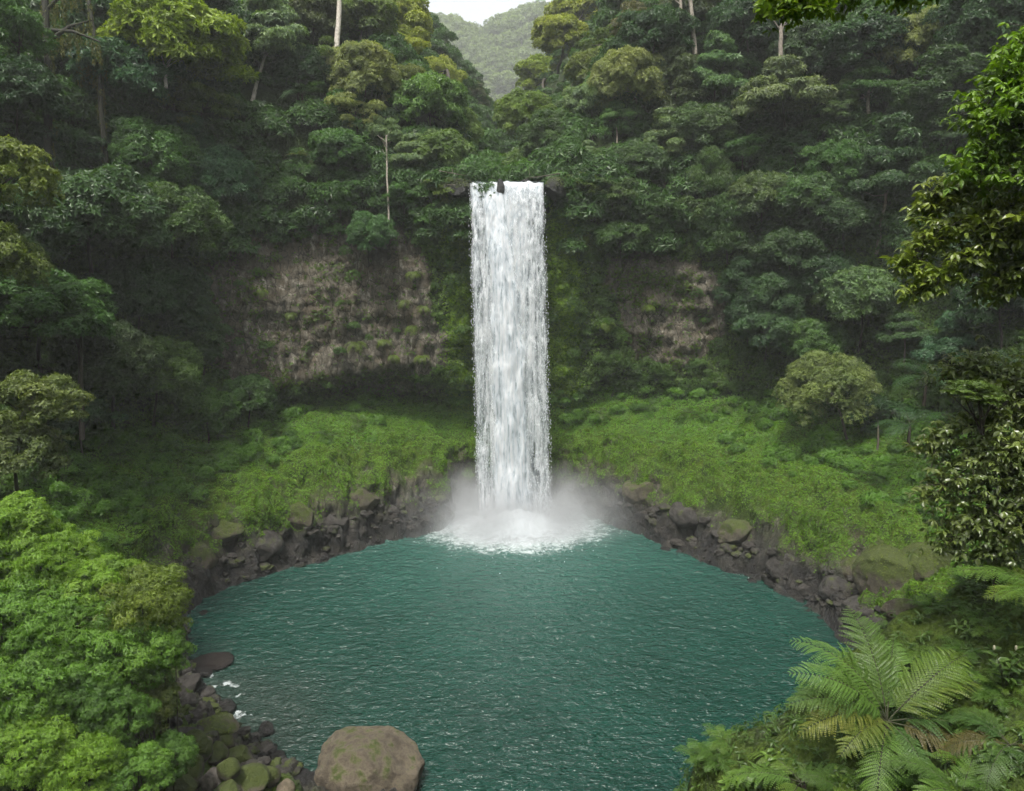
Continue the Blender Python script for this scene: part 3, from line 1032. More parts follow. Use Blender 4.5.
# --- left rim, above and beside the cliff towards the fall
T_(363, 78, 62, 'dome', TA, 'grey-olive dome tree above the left cliff, right of the pale bare trunk')
T_(356, 112, 48, 'ragged', TA, 'wispy pale tree under the grey-olive dome above the left cliff')
T_(392, 24, 66, 'broad', GO, 'tall golden-green tree at the skyline left of the valley gap')
T_(405, 50, 50, 'ragged', GO, 'loose golden tree at the left side of the valley gap')
T_(362, 22, 58, 'broad', OL, 'shaded olive tree right of the tall pale bare trunk')
T_(438, 84, 46, 'dome', GO, 'golden-green dome tree at the left lip of the valley gap')
T_(477, 100, 24, 'column', (0.062, 0.083, 0.041), 'slim dark tree alone in the left side of the valley gap')
T_(428, 108, 66, 'broad', LT, 'light-green spreading tree left of the golden dome in the valley mouth')
T_(456, 134, 44, 'dome', (0.103, 0.166, 0.041), 'light-green round tree above the left lip of the fall')
T_(443, 156, 50, 'broad', (0.083, 0.138, 0.039), 'light-green bushy tree just up left of the fall lip')
T_(414, 152, 54, 'umbrella', GY, 'grey-green flat-topped tree left of the fall, over the vines')
T_(385, 138, 44, 'ragged', GY, 'sparse grey-green tree with a long thin trunk above the cliff vines', base=(388, 205), trunk=PALE)
T_(338, 150, 48, 'broad', MD, 'green tree on the rim above the middle of the left cliff')
T_(300, 72, 48, 'dome', DK, 'dark round tree right of the pale layered tree')
T_(408, 90, 44, 'dome', (0.097, 0.124, 0.034), 'olive round tree behind the light-green spreading tree, left of the gap')
T_(370, 235, 40, 'dome', (0.055, 0.124, 0.048), 'round bluish shrub tree clinging to the grey bare cliff', category='small tree')
T_(342, 190, 36, 'ragged', MD, 'small green tree on the cliff ledge above the round shrub tree', category='small tree')
T_(440, 190, 36, 'ragged', OL, 'small olive tree overhanging the left corner of the fall lip', category='small tree')
T_(402, 195, 34, 'ragged', MD, 'small green tree midway between the round shrub tree and the fall lip', category='small tree')
# --- behind the lip
T_(490, 170, 30, 'broad', (0.083, 0.138, 0.041), 'low green tree in the stream bed right behind the fall lip', depth=104)
T_(520, 172, 46, 'broad', (0.076, 0.131, 0.041), 'wide low bush-like tree behind the right half of the fall lip', depth=102)
T_(474, 170, 34, 'ragged', (0.069, 0.124, 0.034), 'low bushy tree behind the left half of the fall lip', depth=100)
# --- right rim
T_(560, 38, 50, 'broad', GO, 'golden tree at the right side of the valley gap')
T_(524, 118, 50, 'dome', (0.117, 0.179, 0.041), 'light-green dome low in the valley gap, right of its middle', depth=112)
T_(548, 78, 48, 'broad', YG, 'yellow-green tree under the golden tree right of the gap')
T_(580, 22, 62, 'broad', GO, 'tall yellowish tree on the skyline right of the golden tree')
T_(603, 46, 46, 'ragged', OL, 'olive tree right of the tall yellowish skyline tree')
T_(633, 28, 54, 'ragged', (0.090, 0.090, 0.048), 'brownish-grey tree at the top right of the valley gap')
T_(553, 142, 56, 'dome', (0.048, 0.090, 0.030), 'dark-green round tree over the right end of the fall lip')
T_(597, 72, 50, 'broad', (0.103, 0.138, 0.034), 'pale olive tree below the olive tree right of the gap')
T_(628, 84, 60, 'dome', TA, 'grey-olive tree with thin pale trunks right of the valley gap', base=(642, 118), trunk=PALE)
T_(590, 106, 46, 'broad', GY, 'pale grey-green tree up right of the light dome in the gap')
T_(616, 114, 34, 'umbrella', (0.083, 0.166, 0.055), 'small bright umbrella-shaped tree right of the gap', base=(617, 150), trunk=PALE)
T_(588, 152, 32, 'umbrella', GY, 'small pale umbrella tree right above the fall lip corner')
T_(663, 147, 54, 'tier', (0.117, 0.172, 0.083), 'pale large-leaved layered tree right of the fall above the brown cliff', base=(665, 188))
T_(558, 122, 40, 'ragged', GY, 'thin pale tree between the light dome and the dark round tree of the lip')
T_(640, 165, 46, 'broad', (0.048, 0.090, 0.034), 'dark spreading tree left under the pale large-leaved layered tree')
T_(612, 195, 46, 'ragged', (0.048, 0.083, 0.030), 'dull green tree hanging over the cliff right of the fall lip')
T_(585, 188, 34, 'ragged', OL, 'olive tree nearest the right corner of the fall lip')
T_(620, 240, 44, 'broad', (0.048, 0.097, 0.030), 'green bushy tree halfway up the cliff right of the fall', category='small tree')
T_(655, 215, 40, 'ragged', (0.041, 0.083, 0.028), 'ragged green tree above the brown right-hand cliff patch', category='small tree')
T_(655, 40, 62, 'broad', DK, 'dark tree below the skyline right of the brownish-grey tree')
T_(675, 85, 50, 'column', (0.062, 0.090, 0.041), 'narrow shaded tree left of the bright pale layered tree')
T_(690, 12, 58, 'broad', (0.055, 0.076, 0.041), 'shaded tree behind the group of pale upright trunks at the top', pull=1)
# --- right slope
T_(717, 74, 60, 'tier', (0.076, 0.145, 0.062), 'fresh pale-green layered tree left of the flat pale umbrella tree')
T_(781, 90, 94, 'umbrella', (0.110, 0.145, 0.076), 'wide flat pale-crowned umbrella tree in the upper right forest', squash=.9)
T_(861, 48, 78, 'broad', DK, 'dark broad tree below the bright boughs hanging in at the top', squash=.85)
T_(918, 48, 66, 'dome', TA, 'tan-olive feathery dome tree in the upper right forest')
T_(868, 80, 56, 'umbrella', MD, 'green umbrella tree with a pale trunk, upper right forest', base=(869, 148), trunk=(.42, .38, .3), tr=.25)
T_(843, 108, 42, 'tier', (0.083, 0.138, 0.055), 'light layered tree just left of the pale-trunked umbrella tree')
T_(949, 90, 78, 'column', (0.039, 0.076, 0.030), 'tall dark tree under the tan-olive feathery dome', squash=.75)
T_(890, 174, 84, 'tier', (0.041, 0.083, 0.036), 'spreading layered tree on a tall thin pale trunk, middle of the right forest', base=(877, 252), trunk=PALE, tr=.2)
T_(833, 172, 56, 'dome', MD, 'fresh-green round tree left of the spreading layered tree')
T_(808, 200, 54, 'broad', (0.055, 0.110, 0.036), 'mid-green tree down left of the fresh-green round tree')
T_(760, 200, 54, 'broad', (0.076, 0.117, 0.048), 'soft grey-green tree below the wide flat umbrella tree')
T_(744, 150, 46, 'ragged', MD, 'ragged green tree under the left end of the flat umbrella tree')
T_(841, 222, 58, 'broad', (0.036, 0.072, 0.028), 'shadowed tree under the mid-green one in the right forest')
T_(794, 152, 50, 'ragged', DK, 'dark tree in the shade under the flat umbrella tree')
T_(992, 18, 84, 'broad', DK, 'dark tree in the top right corner')
T_(1002, 48, 66, 'broad', (0.036, 0.072, 0.028), 'dark-green tree below the top right corner tree')
T_(747, 28, 64, 'broad', DK, 'dark tree left of the bright boughs hanging in at the top')
T_(811, 50, 56, 'broad', (0.036, 0.069, 0.030), 'dark tree right under the bright hanging bough')
T_(959, 128, 56, 'umbrella', (0.036, 0.069, 0.030), 'dark flat tree with a reddish trunk near the right-hand bright tree', base=(938, 176))
T_(693, 210, 44, 'ragged', (0.055, 0.097, 0.030), 'leafy tree above the right end of the brown cliff patch')
T_(728, 225, 52, 'weep', (0.052, 0.099, 0.039), 'trailing vine-covered tree right of the brown cliff patch')
T_(700, 130, 52, 'broad', (0.055, 0.097, 0.039), 'green tree below the fresh pale layered tree')
T_(712, 175, 46, 'weep', (0.062, 0.110, 0.041), 'vine-hung tree down right of the pale large-leaved layered tree')
T_(774, 300, 54, 'dome', (0.044, 0.091, 0.041), 'round blue-green tree, upper of two stacked over the mossy slope')
T_(768, 328, 52, 'broad', (0.044, 0.094, 0.041), 'blue-green tree, lower of two stacked over the mossy slope')
T_(745, 290, 46, 'column', DK, 'dark narrow tree left of the two stacked blue-green trees')
T_(790, 255, 56, 'broad', (0.036, 0.072, 0.030), 'dark tree above the stacked blue-green trees')
T_(816, 346, 52, 'dome', (0.062, 0.124, 0.036), 'fresh-green round tree up left of the pale olive dome')
T_(830, 392, 80, 'fine', (0.121, 0.163, 0.058), 'pale olive fine-leaved dome leaning out over the mossy slope on the right', pull=6, base=(848, 440))
T_(862, 300, 68, 'broad', (0.076, 0.131, 0.055), 'pale large-leaved tree behind the left tip of the lit bough on the right')
T_(902, 328, 46, 'umbrella', (0.044, 0.090, 0.036), 'small tree on two thin bare trunks right of the pale large-leaved tree', base=(905, 378), trunk=PALE)
T_(949, 350, 60, 'tier', BL, 'blue-green layered tree in the dark hollow on the right')
T_(1000, 300, 66, 'broad', DK, 'dark tree at the right edge behind the lit bough', pull=4)
T_(825, 275, 50, 'broad', DK, 'dark tree left of the pale large-leaved tree')
T_(878, 412, 56, 'ragged', DK, 'dark bushy tree right beside the pale olive dome')
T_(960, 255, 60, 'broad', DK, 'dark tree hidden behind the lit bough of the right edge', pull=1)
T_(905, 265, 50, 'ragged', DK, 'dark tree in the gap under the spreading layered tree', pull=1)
T_(765, 258, 44, 'ragged', (0.041, 0.076, 0.034), 'shaded ragged tree between vine-covered tree and the dark one')
T_(905, 110, 46, 'ragged', DK, 'dark tree between the umbrella tree and the tall dark tree', pull=1)
T_(985, 200, 60, 'broad', DK, 'dark tree behind the bright tree at the right edge', pull=1)
T_(990, 380, 60, 'broad', (0.030, 0.062, 0.025), 'dark tree behind the big leafy shrub at the right edge', pull=2)

# bare trunks that show by themselves
def bare_trunk(p0, p1, r, tint, label, pull=2.5, depth=None, twigs=0):
    if depth is None:
        h = hit(*p0)
        depth = (h[0] - CAM) @ FWD - pull if h is not None else 100.
    a, b = at(*p0, depth), at(*p1, depth)
    t = thing('bare_trunk', a, label, 'tree trunk')
    ts = np.linspace(0, 1, 10)[:, None]
    pts = (b - a) * ts + np.cumsum(RNG.normal(0, .03, (10, 3)), 0) * [1, 1, 0]
    V, Q = tube(pts, r * np.linspace(1.1, .75, 10), 8, .05)
    link('trunk', mesh_np('trunk', V, Q, BARK, None, True), t, (0, 0, 0), tint)
    ps = [tube([pts[-1] * f_, pts[-1] * f_ + np.array([random.uniform(-1, 1) * 1.6, random.uniform(-.5, .5), random.uniform(.8, 1.8)])], [r * .4, r * .12], 5) for f_ in (.78, .86, .93, .98)]
    V, Q = join(ps)
    link('branch', mesh_np('branch', V, Q, BARK, None, True), t, (0, 0, 0), tint)
    return t


bare_trunk((336, 48), (341, -22), .34, (.62, .58, .50), 'tall straight bone-white trunk at the top, above the left cliff', pull=6)
bare_trunk((682, 52), (681, -8), .26, (.30, .27, .22), 'pale upright trunk, left one of the group at the top right of centre', pull=5)
bare_trunk((695, 55), (690, -10), .28, (.30, .27, .22), 'pale upright trunk, right one of the group at the top right of centre', pull=5)
bare_trunk((780, 62), (781, 26), .28, (.25, .22, .18), 'pale trunk showing under the bright bough at the top', pull=6)
bare_trunk((389, 235), (386, 135), .12, (.36, .33, .27), 'very thin long pale stem against the vines left of the fall', pull=3)
bare_trunk((166, 88), (164, 66), .18, (.55, .52, .46), 'short white trunk showing beside the yellow-green tree', pull=10)
bare_trunk((82, 440), (81, 330), .22, BROWN, 'thin dark stem rising beside the dull dark-green tree on the left', pull=6)


# mossy trunks hung with moss, upper left, nearer
def mossy_trunk(pts_px, depth, r, label, arms):
    h = hit(*pts_px[0])
    k_ = ((h[0] - CAM) @ FWD - 1.2) / depth
    depth, r = depth * k_, r * k_
    P = np.array([at(x, y, depth) for x, y in pts_px])
    t = thing('mossy_tree', P[0], label, 'tree')
    ts = np.linspace(0, 1, 14)
    pp = np.stack([np.interp(ts, np.linspace(0, 1, len(P)), P[:, i]) for i in range(3)], 1)
    pp += np.cumsum(RNG.normal(0, .05, (14, 3)), 0)
    parts = [tube(pp - P[0], r * np.linspace(1.25, .8, 14), 9, .08)]
    hang = []
    for (x0, y0, x1, y1) in arms:
        a, b = at(x0, y0, depth), at(x1, y1, depth)
        m_ = (a + b) / 2 + [0, 0, .4]
        parts.append(tube(np.array([a, m_, b]) - P[0], [r * .6, r * .45, r * .2], 7, .08))
        for f_ in np.linspace(.05, 1, 26):
            hang.append(a + (b - a) * f_ + RNG.normal(0, .15, 3))
    V, Q = join(parts)
    link('trunk', mesh_np('trunk', V, Q, BARK, None, True), t, (0, 0, 0), (.02, .02, .01))
    hang += [p + RNG.normal(0, r * .6, 3) for p in pp for _ in range(14)]
    B, A, N, L = [], [], [], []
    for h_ in hang:
        ln = random.uniform(.4, 2.4)
        for q_ in range(int(ln * 26)):
            B.append(h_ + [random.gauss(0, .07), random.gauss(0, .07), -ln * random.random()])
            A.append([random.gauss(0, .35), random.gauss(0, .35), -1])
            N.append([random.gauss(0, 1), random.gauss(0, 1), .3])
    V, T, v = leaves(np.array(B) - P[0], np.array(A), np.array(N), .24, .08)
    link('hanging_moss', mesh_np('hanging_moss', V, T, LEAF, {'leafvar': v}), t, (0, 0, 0), (.085, .095, .018))
    return t


mossy_trunk([(50, 205), (47, 118), (48, 60), (46, -30)], 45, .22, 'thick upright mossy trunk hung with olive moss at the top left', [(48, 42, 92, 20), (47, 70, 12, 48), (48, 30, 100, 42), (47, 10, 80, -15)])
mossy_trunk([(112, 226), (107, 184), (101, 110), (97, 62), (84, -20)], 46, .14, 'slimmer leaning mossy trunk right of the thick moss-hung trunk', [(98, 70, 76, 60), (97, 62, 120, 40)])

# ------------------------------------------------------------------ understory: what nobody could count
area_ok = []


def scatter(PTg, NNg, weight, n, rng):
    """Area-weighted random points on a grid surface; returns points, normals and grid ids."""
    a = PTg[:-1, :-1]
    b = PTg[1:, :-1]
    c = PTg[:-1, 1:]
    ar = np.linalg.norm(np.cross(b - a, c - a), axis=-1) * weight[:-1, :-1]
    p = ar.ravel() / ar.sum()
    idx = rng.choice(p.size, n, p=p)
    i, j = np.unravel_index(idx, ar.shape)
    u, v = rng.random(n)[:, None], rng.random(n)[:, None]
    return a[i, j] + (b - a)[i, j] * u + (c - a)[i, j] * v, NNg[i, j], i, j


RK, MS, WT = rockall.reshape(nu, nv), moss.reshape(nu, nv), wet.reshape(nu, nv)
BND = band.reshape(nu, nv)
rel = PT - CAM
dep = rel @ FWD
sx = 512 + F * (rel @ RGT) / np.maximum(dep, .1)
sy = 395.5 - F * (rel @ UP) / np.maximum(dep, .1)
inview = (PH > -104) * ((dep > 5) & (sx > -60) & (sx < 1090) & (sy > -60) & (sy < 800)).astype(float)
facing = sstep(-.25, .05, -(TN * norm(rel)).sum(-1))
vis = inview * facing
rngS = np.random.default_rng(77)

# bushes on the slopes and rim
lobeA = [crown_from_lobes([((0, 0, 0), 1.0, .65)], 13, .30, k=6, seed=300 + i, droop=.35, wr=.36) for i in range(5)]
lobeB = [crown_from_lobes([((0, 0, 0), 1.0, 1.1)], 13, .31, k=6, seed=320 + i, droop=.9, wr=.3, elev=-.1) for i in range(4)]


def scatter_bushes(name, wgt, n, smin, smax, tint, rng, protos, lift=.25, flipz=True):
    P, N, i, j = scatter(PT, TN, wgt, n, rng)
    parts = []
    for q_ in range(n):
        V, T, v = protos[rng.integers(len(protos))]
        s = rng.uniform(smin, smax)
        a = rng.uniform(0, 6.28)
        ca, sa = math.cos(a), math.sin(a)
        M = np.array([[ca, -sa, 0], [sa, ca, 0], [0, 0, 1]]) * s
        tone = rng.normal(0, .18)
        parts.append((V @ M.T + P[q_] + N[q_] * s * lift, T, np.clip(v + tone, 0, 1)))
    V, T, v = join(parts)
    return tag(link(name, mesh_np(name, V, T, LEAF, {'leafvar': v}), None, (0, 0, 0), tint), kind='stuff')


open_ = vis * (1 - .97 * sstep(.1, .45, RK)) * (1 - BND)
upper = sstep(6.2, 6.9, TT)
cl = sstep(3.9, 4.3, TT) * (1 - sstep(6.4, 6.9, TT))
side = sstep(38, 52, np.abs(PH))
nearf = np.exp(-(PH / 6.5) ** 6)
w_up = open_ * upper * (1 - np.where(TT > 7.02, np.exp(-(PH / 1.8) ** 6) * (rz[..., 0] < 75), nearf)) * (1 + 1.2 * np.exp(-((TT - 6.9) / .5) ** 2)) * np.exp(-np.maximum(dep - 90, 0) / 60)
scatter_bushes('undergrowth', w_up, 2100, 1.0, 2.5, (.042, .092, .028), rngS, lobeA)
w_cl = open_ * cl * (1 - np.exp(-(PH / 13) ** 4))
scatter_bushes('cliff_vegetation', w_cl, 1100, .45, 1.2, (.055, .108, .026), rngS, lobeB + lobeA[:2], .1)
w_low = open_ * sstep(2.3, 3.2, TT) * (1 - sstep(4.0, 4.4, TT)) * np.clip(.12 + .88 * np.maximum(sstep(3.1, 3.9, TT), side * sstep(2.3, 3.0, TT)), 0, 1)
scatter_bushes('slope_undergrowth', w_low, 520, .4, 1.3, (.072, .158, .024), rngS, lobeA)


# small leaves close to the ground: creepers on the cliff, moss and herbs on the slope
def scatter_leaves(name, wgt, n, size, tint, rng, droop, k=4, wr=.5, lift=.05):
    P, N, i, j = scatter(PT, TN, wgt, n, rng)
    tone = np.clip(.5 + .45 * fbm(P, .45, 3, 4.4) + rng.normal(0, .16, n), 0, 1)
    V, T, v = rosettes(P + N * rng.uniform(0, lift * 2, n)[:, None], N + [0, 0, .3], size * rng.uniform(.6, 1.35, n), k, droop=droop, wr=wr, rng=rng, var=tone, elev=.35)
    return tag(link(name, mesh_np(name, V, T, LEAF, {'leafvar': v}), None, (0, 0, 0), tint), kind='stuff')


patchy = sstep(-.35, .25, (n_mid + .5 * n_fine).reshape(nu, nv))
scatter_leaves('creeper_leaves', vis * cl * (1 - .95 * sstep(.12, .45, RK)) * (1 - .93 * nearf) * (.35 + patchy), 60000, .28, (.066, .12, .02), rngS, .7)
scatter_leaves('rock_face_plants', vis * cl * (1 - cavew.reshape(nu, nv)) * sstep(.4, .8, RK) * sstep(.05, .4, (n_big + n_fine * .5).reshape(nu, nv)), 2200, .28, (.07, .11, .018), rngS, .9)
scatter_leaves('moss', vis * MS * (.25 + .9 * patchy) * sstep(1.2, 1.8, TT) * (1 - sstep(4.0, 4.3, TT)), 120000, .12, (.088, .178, .010), rngS, .1, 4, .6, .03)
scatter_leaves('slope_herbs', vis * (1.15 - .8 * patchy) * sstep(2.5, 3.3, TT) * (1 - sstep(4.1, 4.4, TT)) * (1 - BND), 42000, .22, (.078, .175, .016), rngS, .3)
scatter_leaves('lip_moss', vis * strip.reshape(nu, nv), 30000, .2, (.125, .215, .012), rngS, .9)

# far wood on the hill
hpts = hp.reshape(120, 70, 3)
HN = norm(np.cross(np.roll(hpts, -1, 0) - np.roll(hpts, 1, 0), np.gradient(hpts, axis=1)))
hw = np.ones((120, 70)) * ((np.abs(hpts[..., 0] - 8) < 58 * FARK) & (hpts[..., 1] < 345 * FARK))
P, N, _, _ = scatter(hpts, HN, hw, 1500, rngS)
farp = [crown_from_lobes(dome_lobes(400 + i, 12, .9, .35, .5), 14, .2, k=5, seed=400 + i, droop=.3, wr=.5) for i in range(3)]
parts = []
for q_ in range(len(P)):
    V, T, v = farp[q_ % 3]
    s = rngS.uniform(5.5, 12.5)
    a = rngS.uniform(0, 6.28)
    ca, sa = math.cos(a), math.sin(a)
    parts.append((V @ (np.array([[ca, -sa, 0], [sa, ca, 0], [0, 0, rngS.uniform(.8, 1.3)]]) * s).T + P[q_] + [0, 0, s * .5], T, np.clip(v + rngS.normal(0, .2), 0, 1)))
V, T, v = join(parts)
tag(link('far_forest', mesh_np('far_forest', V, T, LEAF, {'leafvar': v}), None, (0, 0, 0), (.105, .15, .055)), kind='stuff')
# ------------------------------------------------------------------ rocks
def rock_material():
    b = NT('boulder_stone')
    co = b.coords()
    oi = b.n.new('ShaderNodeObjectInfo')
    c1 = b.noise(co, 1.2, 5, .65)
    c2 = b.noise(co, 7.0, 5, .7)
    base = oi.outputs['Color']
    c = b.mix(b.remap(c1, .35, .65), b.mix(1.0, base, (.45, .42, .38), 'MULTIPLY'), b.mix(1.0, base, (1.3, 1.25, 1.15), 'MULTIPLY'))
    c = b.mix(b.remap(c2, .52, .7, 0, .6), c, b.mix(1.0, base, (.3, .28, .25), 'MULTIPLY'))
    ms = b.remap(b.math('ADD', b.attr('moss'), b.math('MULTIPLY', b.math('SUBTRACT', c1, .5), 1.6)), .42, .62)
    mcol = b.mix(b.noise(co, 3.0, 4, .7), (.022, .036, .005), (.075, .095, .012))
    c = b.mix(ms, c, mcol)
    w_ = b.attr('wet')
    c = b.mix(w_, c, b.mix(1.0, c, (.35, .36, .38), 'MULTIPLY'))
    p = b.node('ShaderNodeBsdfPrincipled', {'Base Color': c, 'Roughness': b.remap(w_, 0, 1, .85, .25), 'Normal': b.bump(b.math('ADD', c1, b.math('ADD', b.math('MULTIPLY', c2, .6), b.math('MULTIPLY', b.noise(co, 19.0, 4, .7), .3))), .95, .25)})
    return b.done(p.outputs[0])


STONE = rock_material()
import bmesh
_bm = bmesh.new()
bmesh.ops.create_icosphere(_bm, subdivisions=5, radius=1)
ICO = np.array([v.co[:] for v in _bm.verts])
ICOF = np.array([[v.index for v in f.verts] for f in _bm.faces])
_bm.free()
_bm = bmesh.new()
bmesh.ops.create_icosphere(_bm, subdivisions=3, radius=1)
ICO3 = np.array([v.co[:] for v in _bm.verts])
ICOF3 = np.array([[v.index for v in f.verts] for f in _bm.faces])
_bm.free()


def boulder(c, size, seed, tint, mossy, label, cat='boulder', group=None, planes=None, name='boulder', wetz=.25, rz=0.0, hi=False):
    rng = np.random.default_rng(seed)
    V = (ICO if hi or size[0] > .7 else ICO3).copy()
    Fc = ICOF if len(V) == len(ICO) else ICOF3
    pls = planes or [(norm(rng.normal(size=3) + [0, 0, .25]), rng.uniform(.62, .9)) for _ in range(9)]
    for n_, d_ in pls:
        n_ = norm(np.asarray(n_, float))
        ov = np.maximum(V @ n_ - d_, 0)
        V = V - n_ * (ov * .92)[:, None]
    V = V + norm(V) * (fbm(V, 1.3, 4, seed * 1.7) * .10 + fbm(V, 2.6, 4, seed, True) * .055)[:, None]
    V = V * np.asarray(size)
    ca, sa = math.cos(rz), math.sin(rz)
    V = V @ np.array([[ca, -sa, 0], [sa, ca, 0], [0, 0, 1]]).T
    nz_ = norm(V / (np.asarray(size) ** 2))[:, 2]
    ms = np.clip(mossy * (.55 + .55 * nz_), 0, 1)
    wz = V[:, 2] + c[2]
    wt = 1 - sstep(wetz - .15, wetz + .2, wz)
    o = link(name, mesh_np(name, V, Fc, STONE, {'moss': ms, 'wet': wt}, True), None, c, tint)
    if mossy > .6 and size[0] > 1.4:
        nn = norm(V / (np.asarray(size) ** 2))
        sel = rng.choice(len(V), min(2600, int(420 * size[0] * size[1]) + 200))
        sel = sel[(ms[sel] + rng.normal(0, .12, len(sel)) + .5 * fbm(V[sel], 1.2, 3, seed) > .62) & (V[sel, 2] > -.3 * size[2])]
        if len(sel):
            LV, LT_, lv = rosettes(V[sel] + rng.normal(0, .02, (len(sel), 3)), nn[sel] + [0, 0, .3], .10 * rng.uniform(.6, 1.3, len(sel)), 5, rng=rng, droop=.1, wr=.5)
            link('moss_tufts', mesh_np('moss_tufts', LV, LT_, LEAF, {'leafvar': lv}), o, (0, 0, 0), (.072, .105, .012))
    return tag(o, label, cat, group)


def plane0(px, py, z=0.0):
    d = ray(px, py)
    return CAM + d * ((z - CAM[2]) / d[2])


def rock_px(px, py, w, hh, seed, tint, mossy, label, deep=.9, sink=.3, z0=None, **kw):
    p = plane0(px, py + hh * .3, 0) if z0 is None else plane0(px, py, z0)
    h = hit(px, py + hh * .2)
    if z0 is None and h is not None and (h[0] - CAM) @ FWD < (p - CAM) @ FWD and h[0][2] > 0:
        p = h[0]
    dpt = (p - CAM) @ FWD
    r = w / F * dpt / 2
    z_ = hh / F * dpt / 2 * 1.15
    return boulder(p + np.array([0, 0, z_ * (1 - 2 * sink) * .6]), (r, r * deep, z_), seed, tint, mossy, label, **kw)


ST, SD, SG = (.17, .145, .105), (.045, .042, .04), (.09, .08, .06)
pb = plane0(365, 796)
db = (pb - CAM) @ FWD
sb = 53 / F * db
boulder(pb + [0, .6, sb * .30], (sb * 1.12, sb * .95, sb * .90), 21, (.135, .115, .085), .44, 'huge angular brown boulder standing in the water at the bottom edge', planes=[
    ((0, .15, 1), .66), ((-.72, -.1, .66), .76), ((.60, -.1, .80), .60), ((-1, -.15, .05), .80), ((.1, -1, .12), .66), ((1, -.2, 0), .86), ((.62, -.78, .3), .66), ((-.62, -.78, .1), .70), ((-.2, -.7, .7), .70)], hi=True, wetz=.5)
rock_px(213, 731, 52, 30, 31, SG, .62, 'olive mossy boulder in the rapids by the left shore, above the bright mossy stones', sink=.2)
for (px, py, w_, h_, ti, mo, la) in [
    (193, 752, 38, 26, SG, .95, 'brightest moss-green stone at the foot of the leafy bluff'),
    (214, 758, 28, 20, SG, .72, 'dark olive stone right of the brightest mossy stone'),
    (226, 744, 18, 14, SG, .68, 'small upright mossy stone right behind the mossy stones of the left shore'),
    (205, 744, 16, 9, ST, .25, 'small bare grey stone between the rapids boulder and the mossy stones'),
    (240, 760, 28, 20, SG, .75, 'rounded olive stone nearest the water among the mossy shore stones'),
    (229, 773, 24, 20, SG, .85, 'yellow-green mossy stone in the middle of the shore stone pile'),
    (250, 783, 40, 22, SG, .78, 'wide mossy stone at the bottom of the shore stone pile'),
    (271, 778, 20, 16, SG, .7, 'small mossy stone at the right of the shore stone pile'),
    (190, 774, 34, 24, SG, .8, 'mossy stone under the brightest one, against the bluff'),
    (286, 790, 18, 14, ST, .3, 'small bare brown stone at the lower right of the shore stone pile'),
    (213, 782, 24, 20, (.12, .11, .1), .2, 'greyish stone in the shaded gap of the shore stone pile'),
    (183, 793, 36, 24, SG, .9, 'mossy stone cut by the bottom edge beside the bluff'),
    (228, 795, 28, 18, SG, .75, 'mossy stone cut by the bottom edge, right of the shaded gap'),
]:
    rock_px(px, py, w_, h_ * 1.15, px + py, ti, mo, la, cat='stone', name='stone', wetz=.1, sink=.0)
for (px, py, w_, h_, ti, mo, la) in [
    (212, 660, 40, 9, (.045, .03, .026), .1, 'flat reddish-dark rock just breaking the water off the left bluff'),
    (222, 706, 26, 14, SD, .05, 'black wet rock among the white rapids above the mossy boulder'),
    (266, 728, 18, 14, SD, .0, 'lone black rock in the water right of the mossy rapids boulder'),
    (190, 681, 28, 15, SD, .1, 'dark wet rock at the head of the rapids beside the bluff'),
    (186, 700, 26, 14, SD, .1, 'dark wet rock between the bluff and the middle of the rapids'),
    (197, 717, 22, 12, SD, .12, 'dark wet rock touching the back of the mossy rapids boulder'),
    (202, 672, 20, 9, SD, .05, 'low dark rock right under the flat reddish-dark rock'),
    (206, 692, 18, 9, SD, .05, 'small dark rock in the middle of the rapids'),
    (186, 735, 24, 15, SD, .25, 'dark rock left of the mossy rapids boulder'),
]:
    rock_px(px, py, w_, h_, px * 3 + py, ti, mo, la, cat='rock', name='rock', wetz=.8, sink=.22)
rock_px(708, 772, 26, 18, 91, (.15, .105, .06), .6, 'small tan mossy rock at the water just left of the ferns', cat='rock', name='rock', z0=0.0)
for (px, py, w_, h_, ti, mo, la) in [
    (893, 578, 74, 52, SG, .80, 'biggest olive moss-covered boulder on the right shore, above the dark hollow'),
    (928, 572, 58, 50, SG, .88, 'moss-covered boulder right of the biggest mossy one on the right shore'),
    (862, 572, 44, 34, SG, .62, 'brownish mossy boulder left of the biggest mossy one on the right shore'),
    (838, 590, 38, 24, SD, .38, 'dark half-mossy boulder at the waterline of the right shore'),
    (806, 586, 34, 22, SD, .28, 'dark boulder at the waterline, second from the fern along the right shore'),
    (862, 612, 40, 26, SD, .30, 'dark boulder at the waterline directly behind the big fern'),
    (905, 618, 46, 30, SG, .55, 'mossy brown boulder behind the upright frond of the big fern'),
]:
    h = hit(px, py)
    rock_px(px, py, w_, h_, px * 2 + py, ti, mo, la, sink=.45, z0=max(0, h[0][2] - .5) if h is not None else 0, wetz=.3)
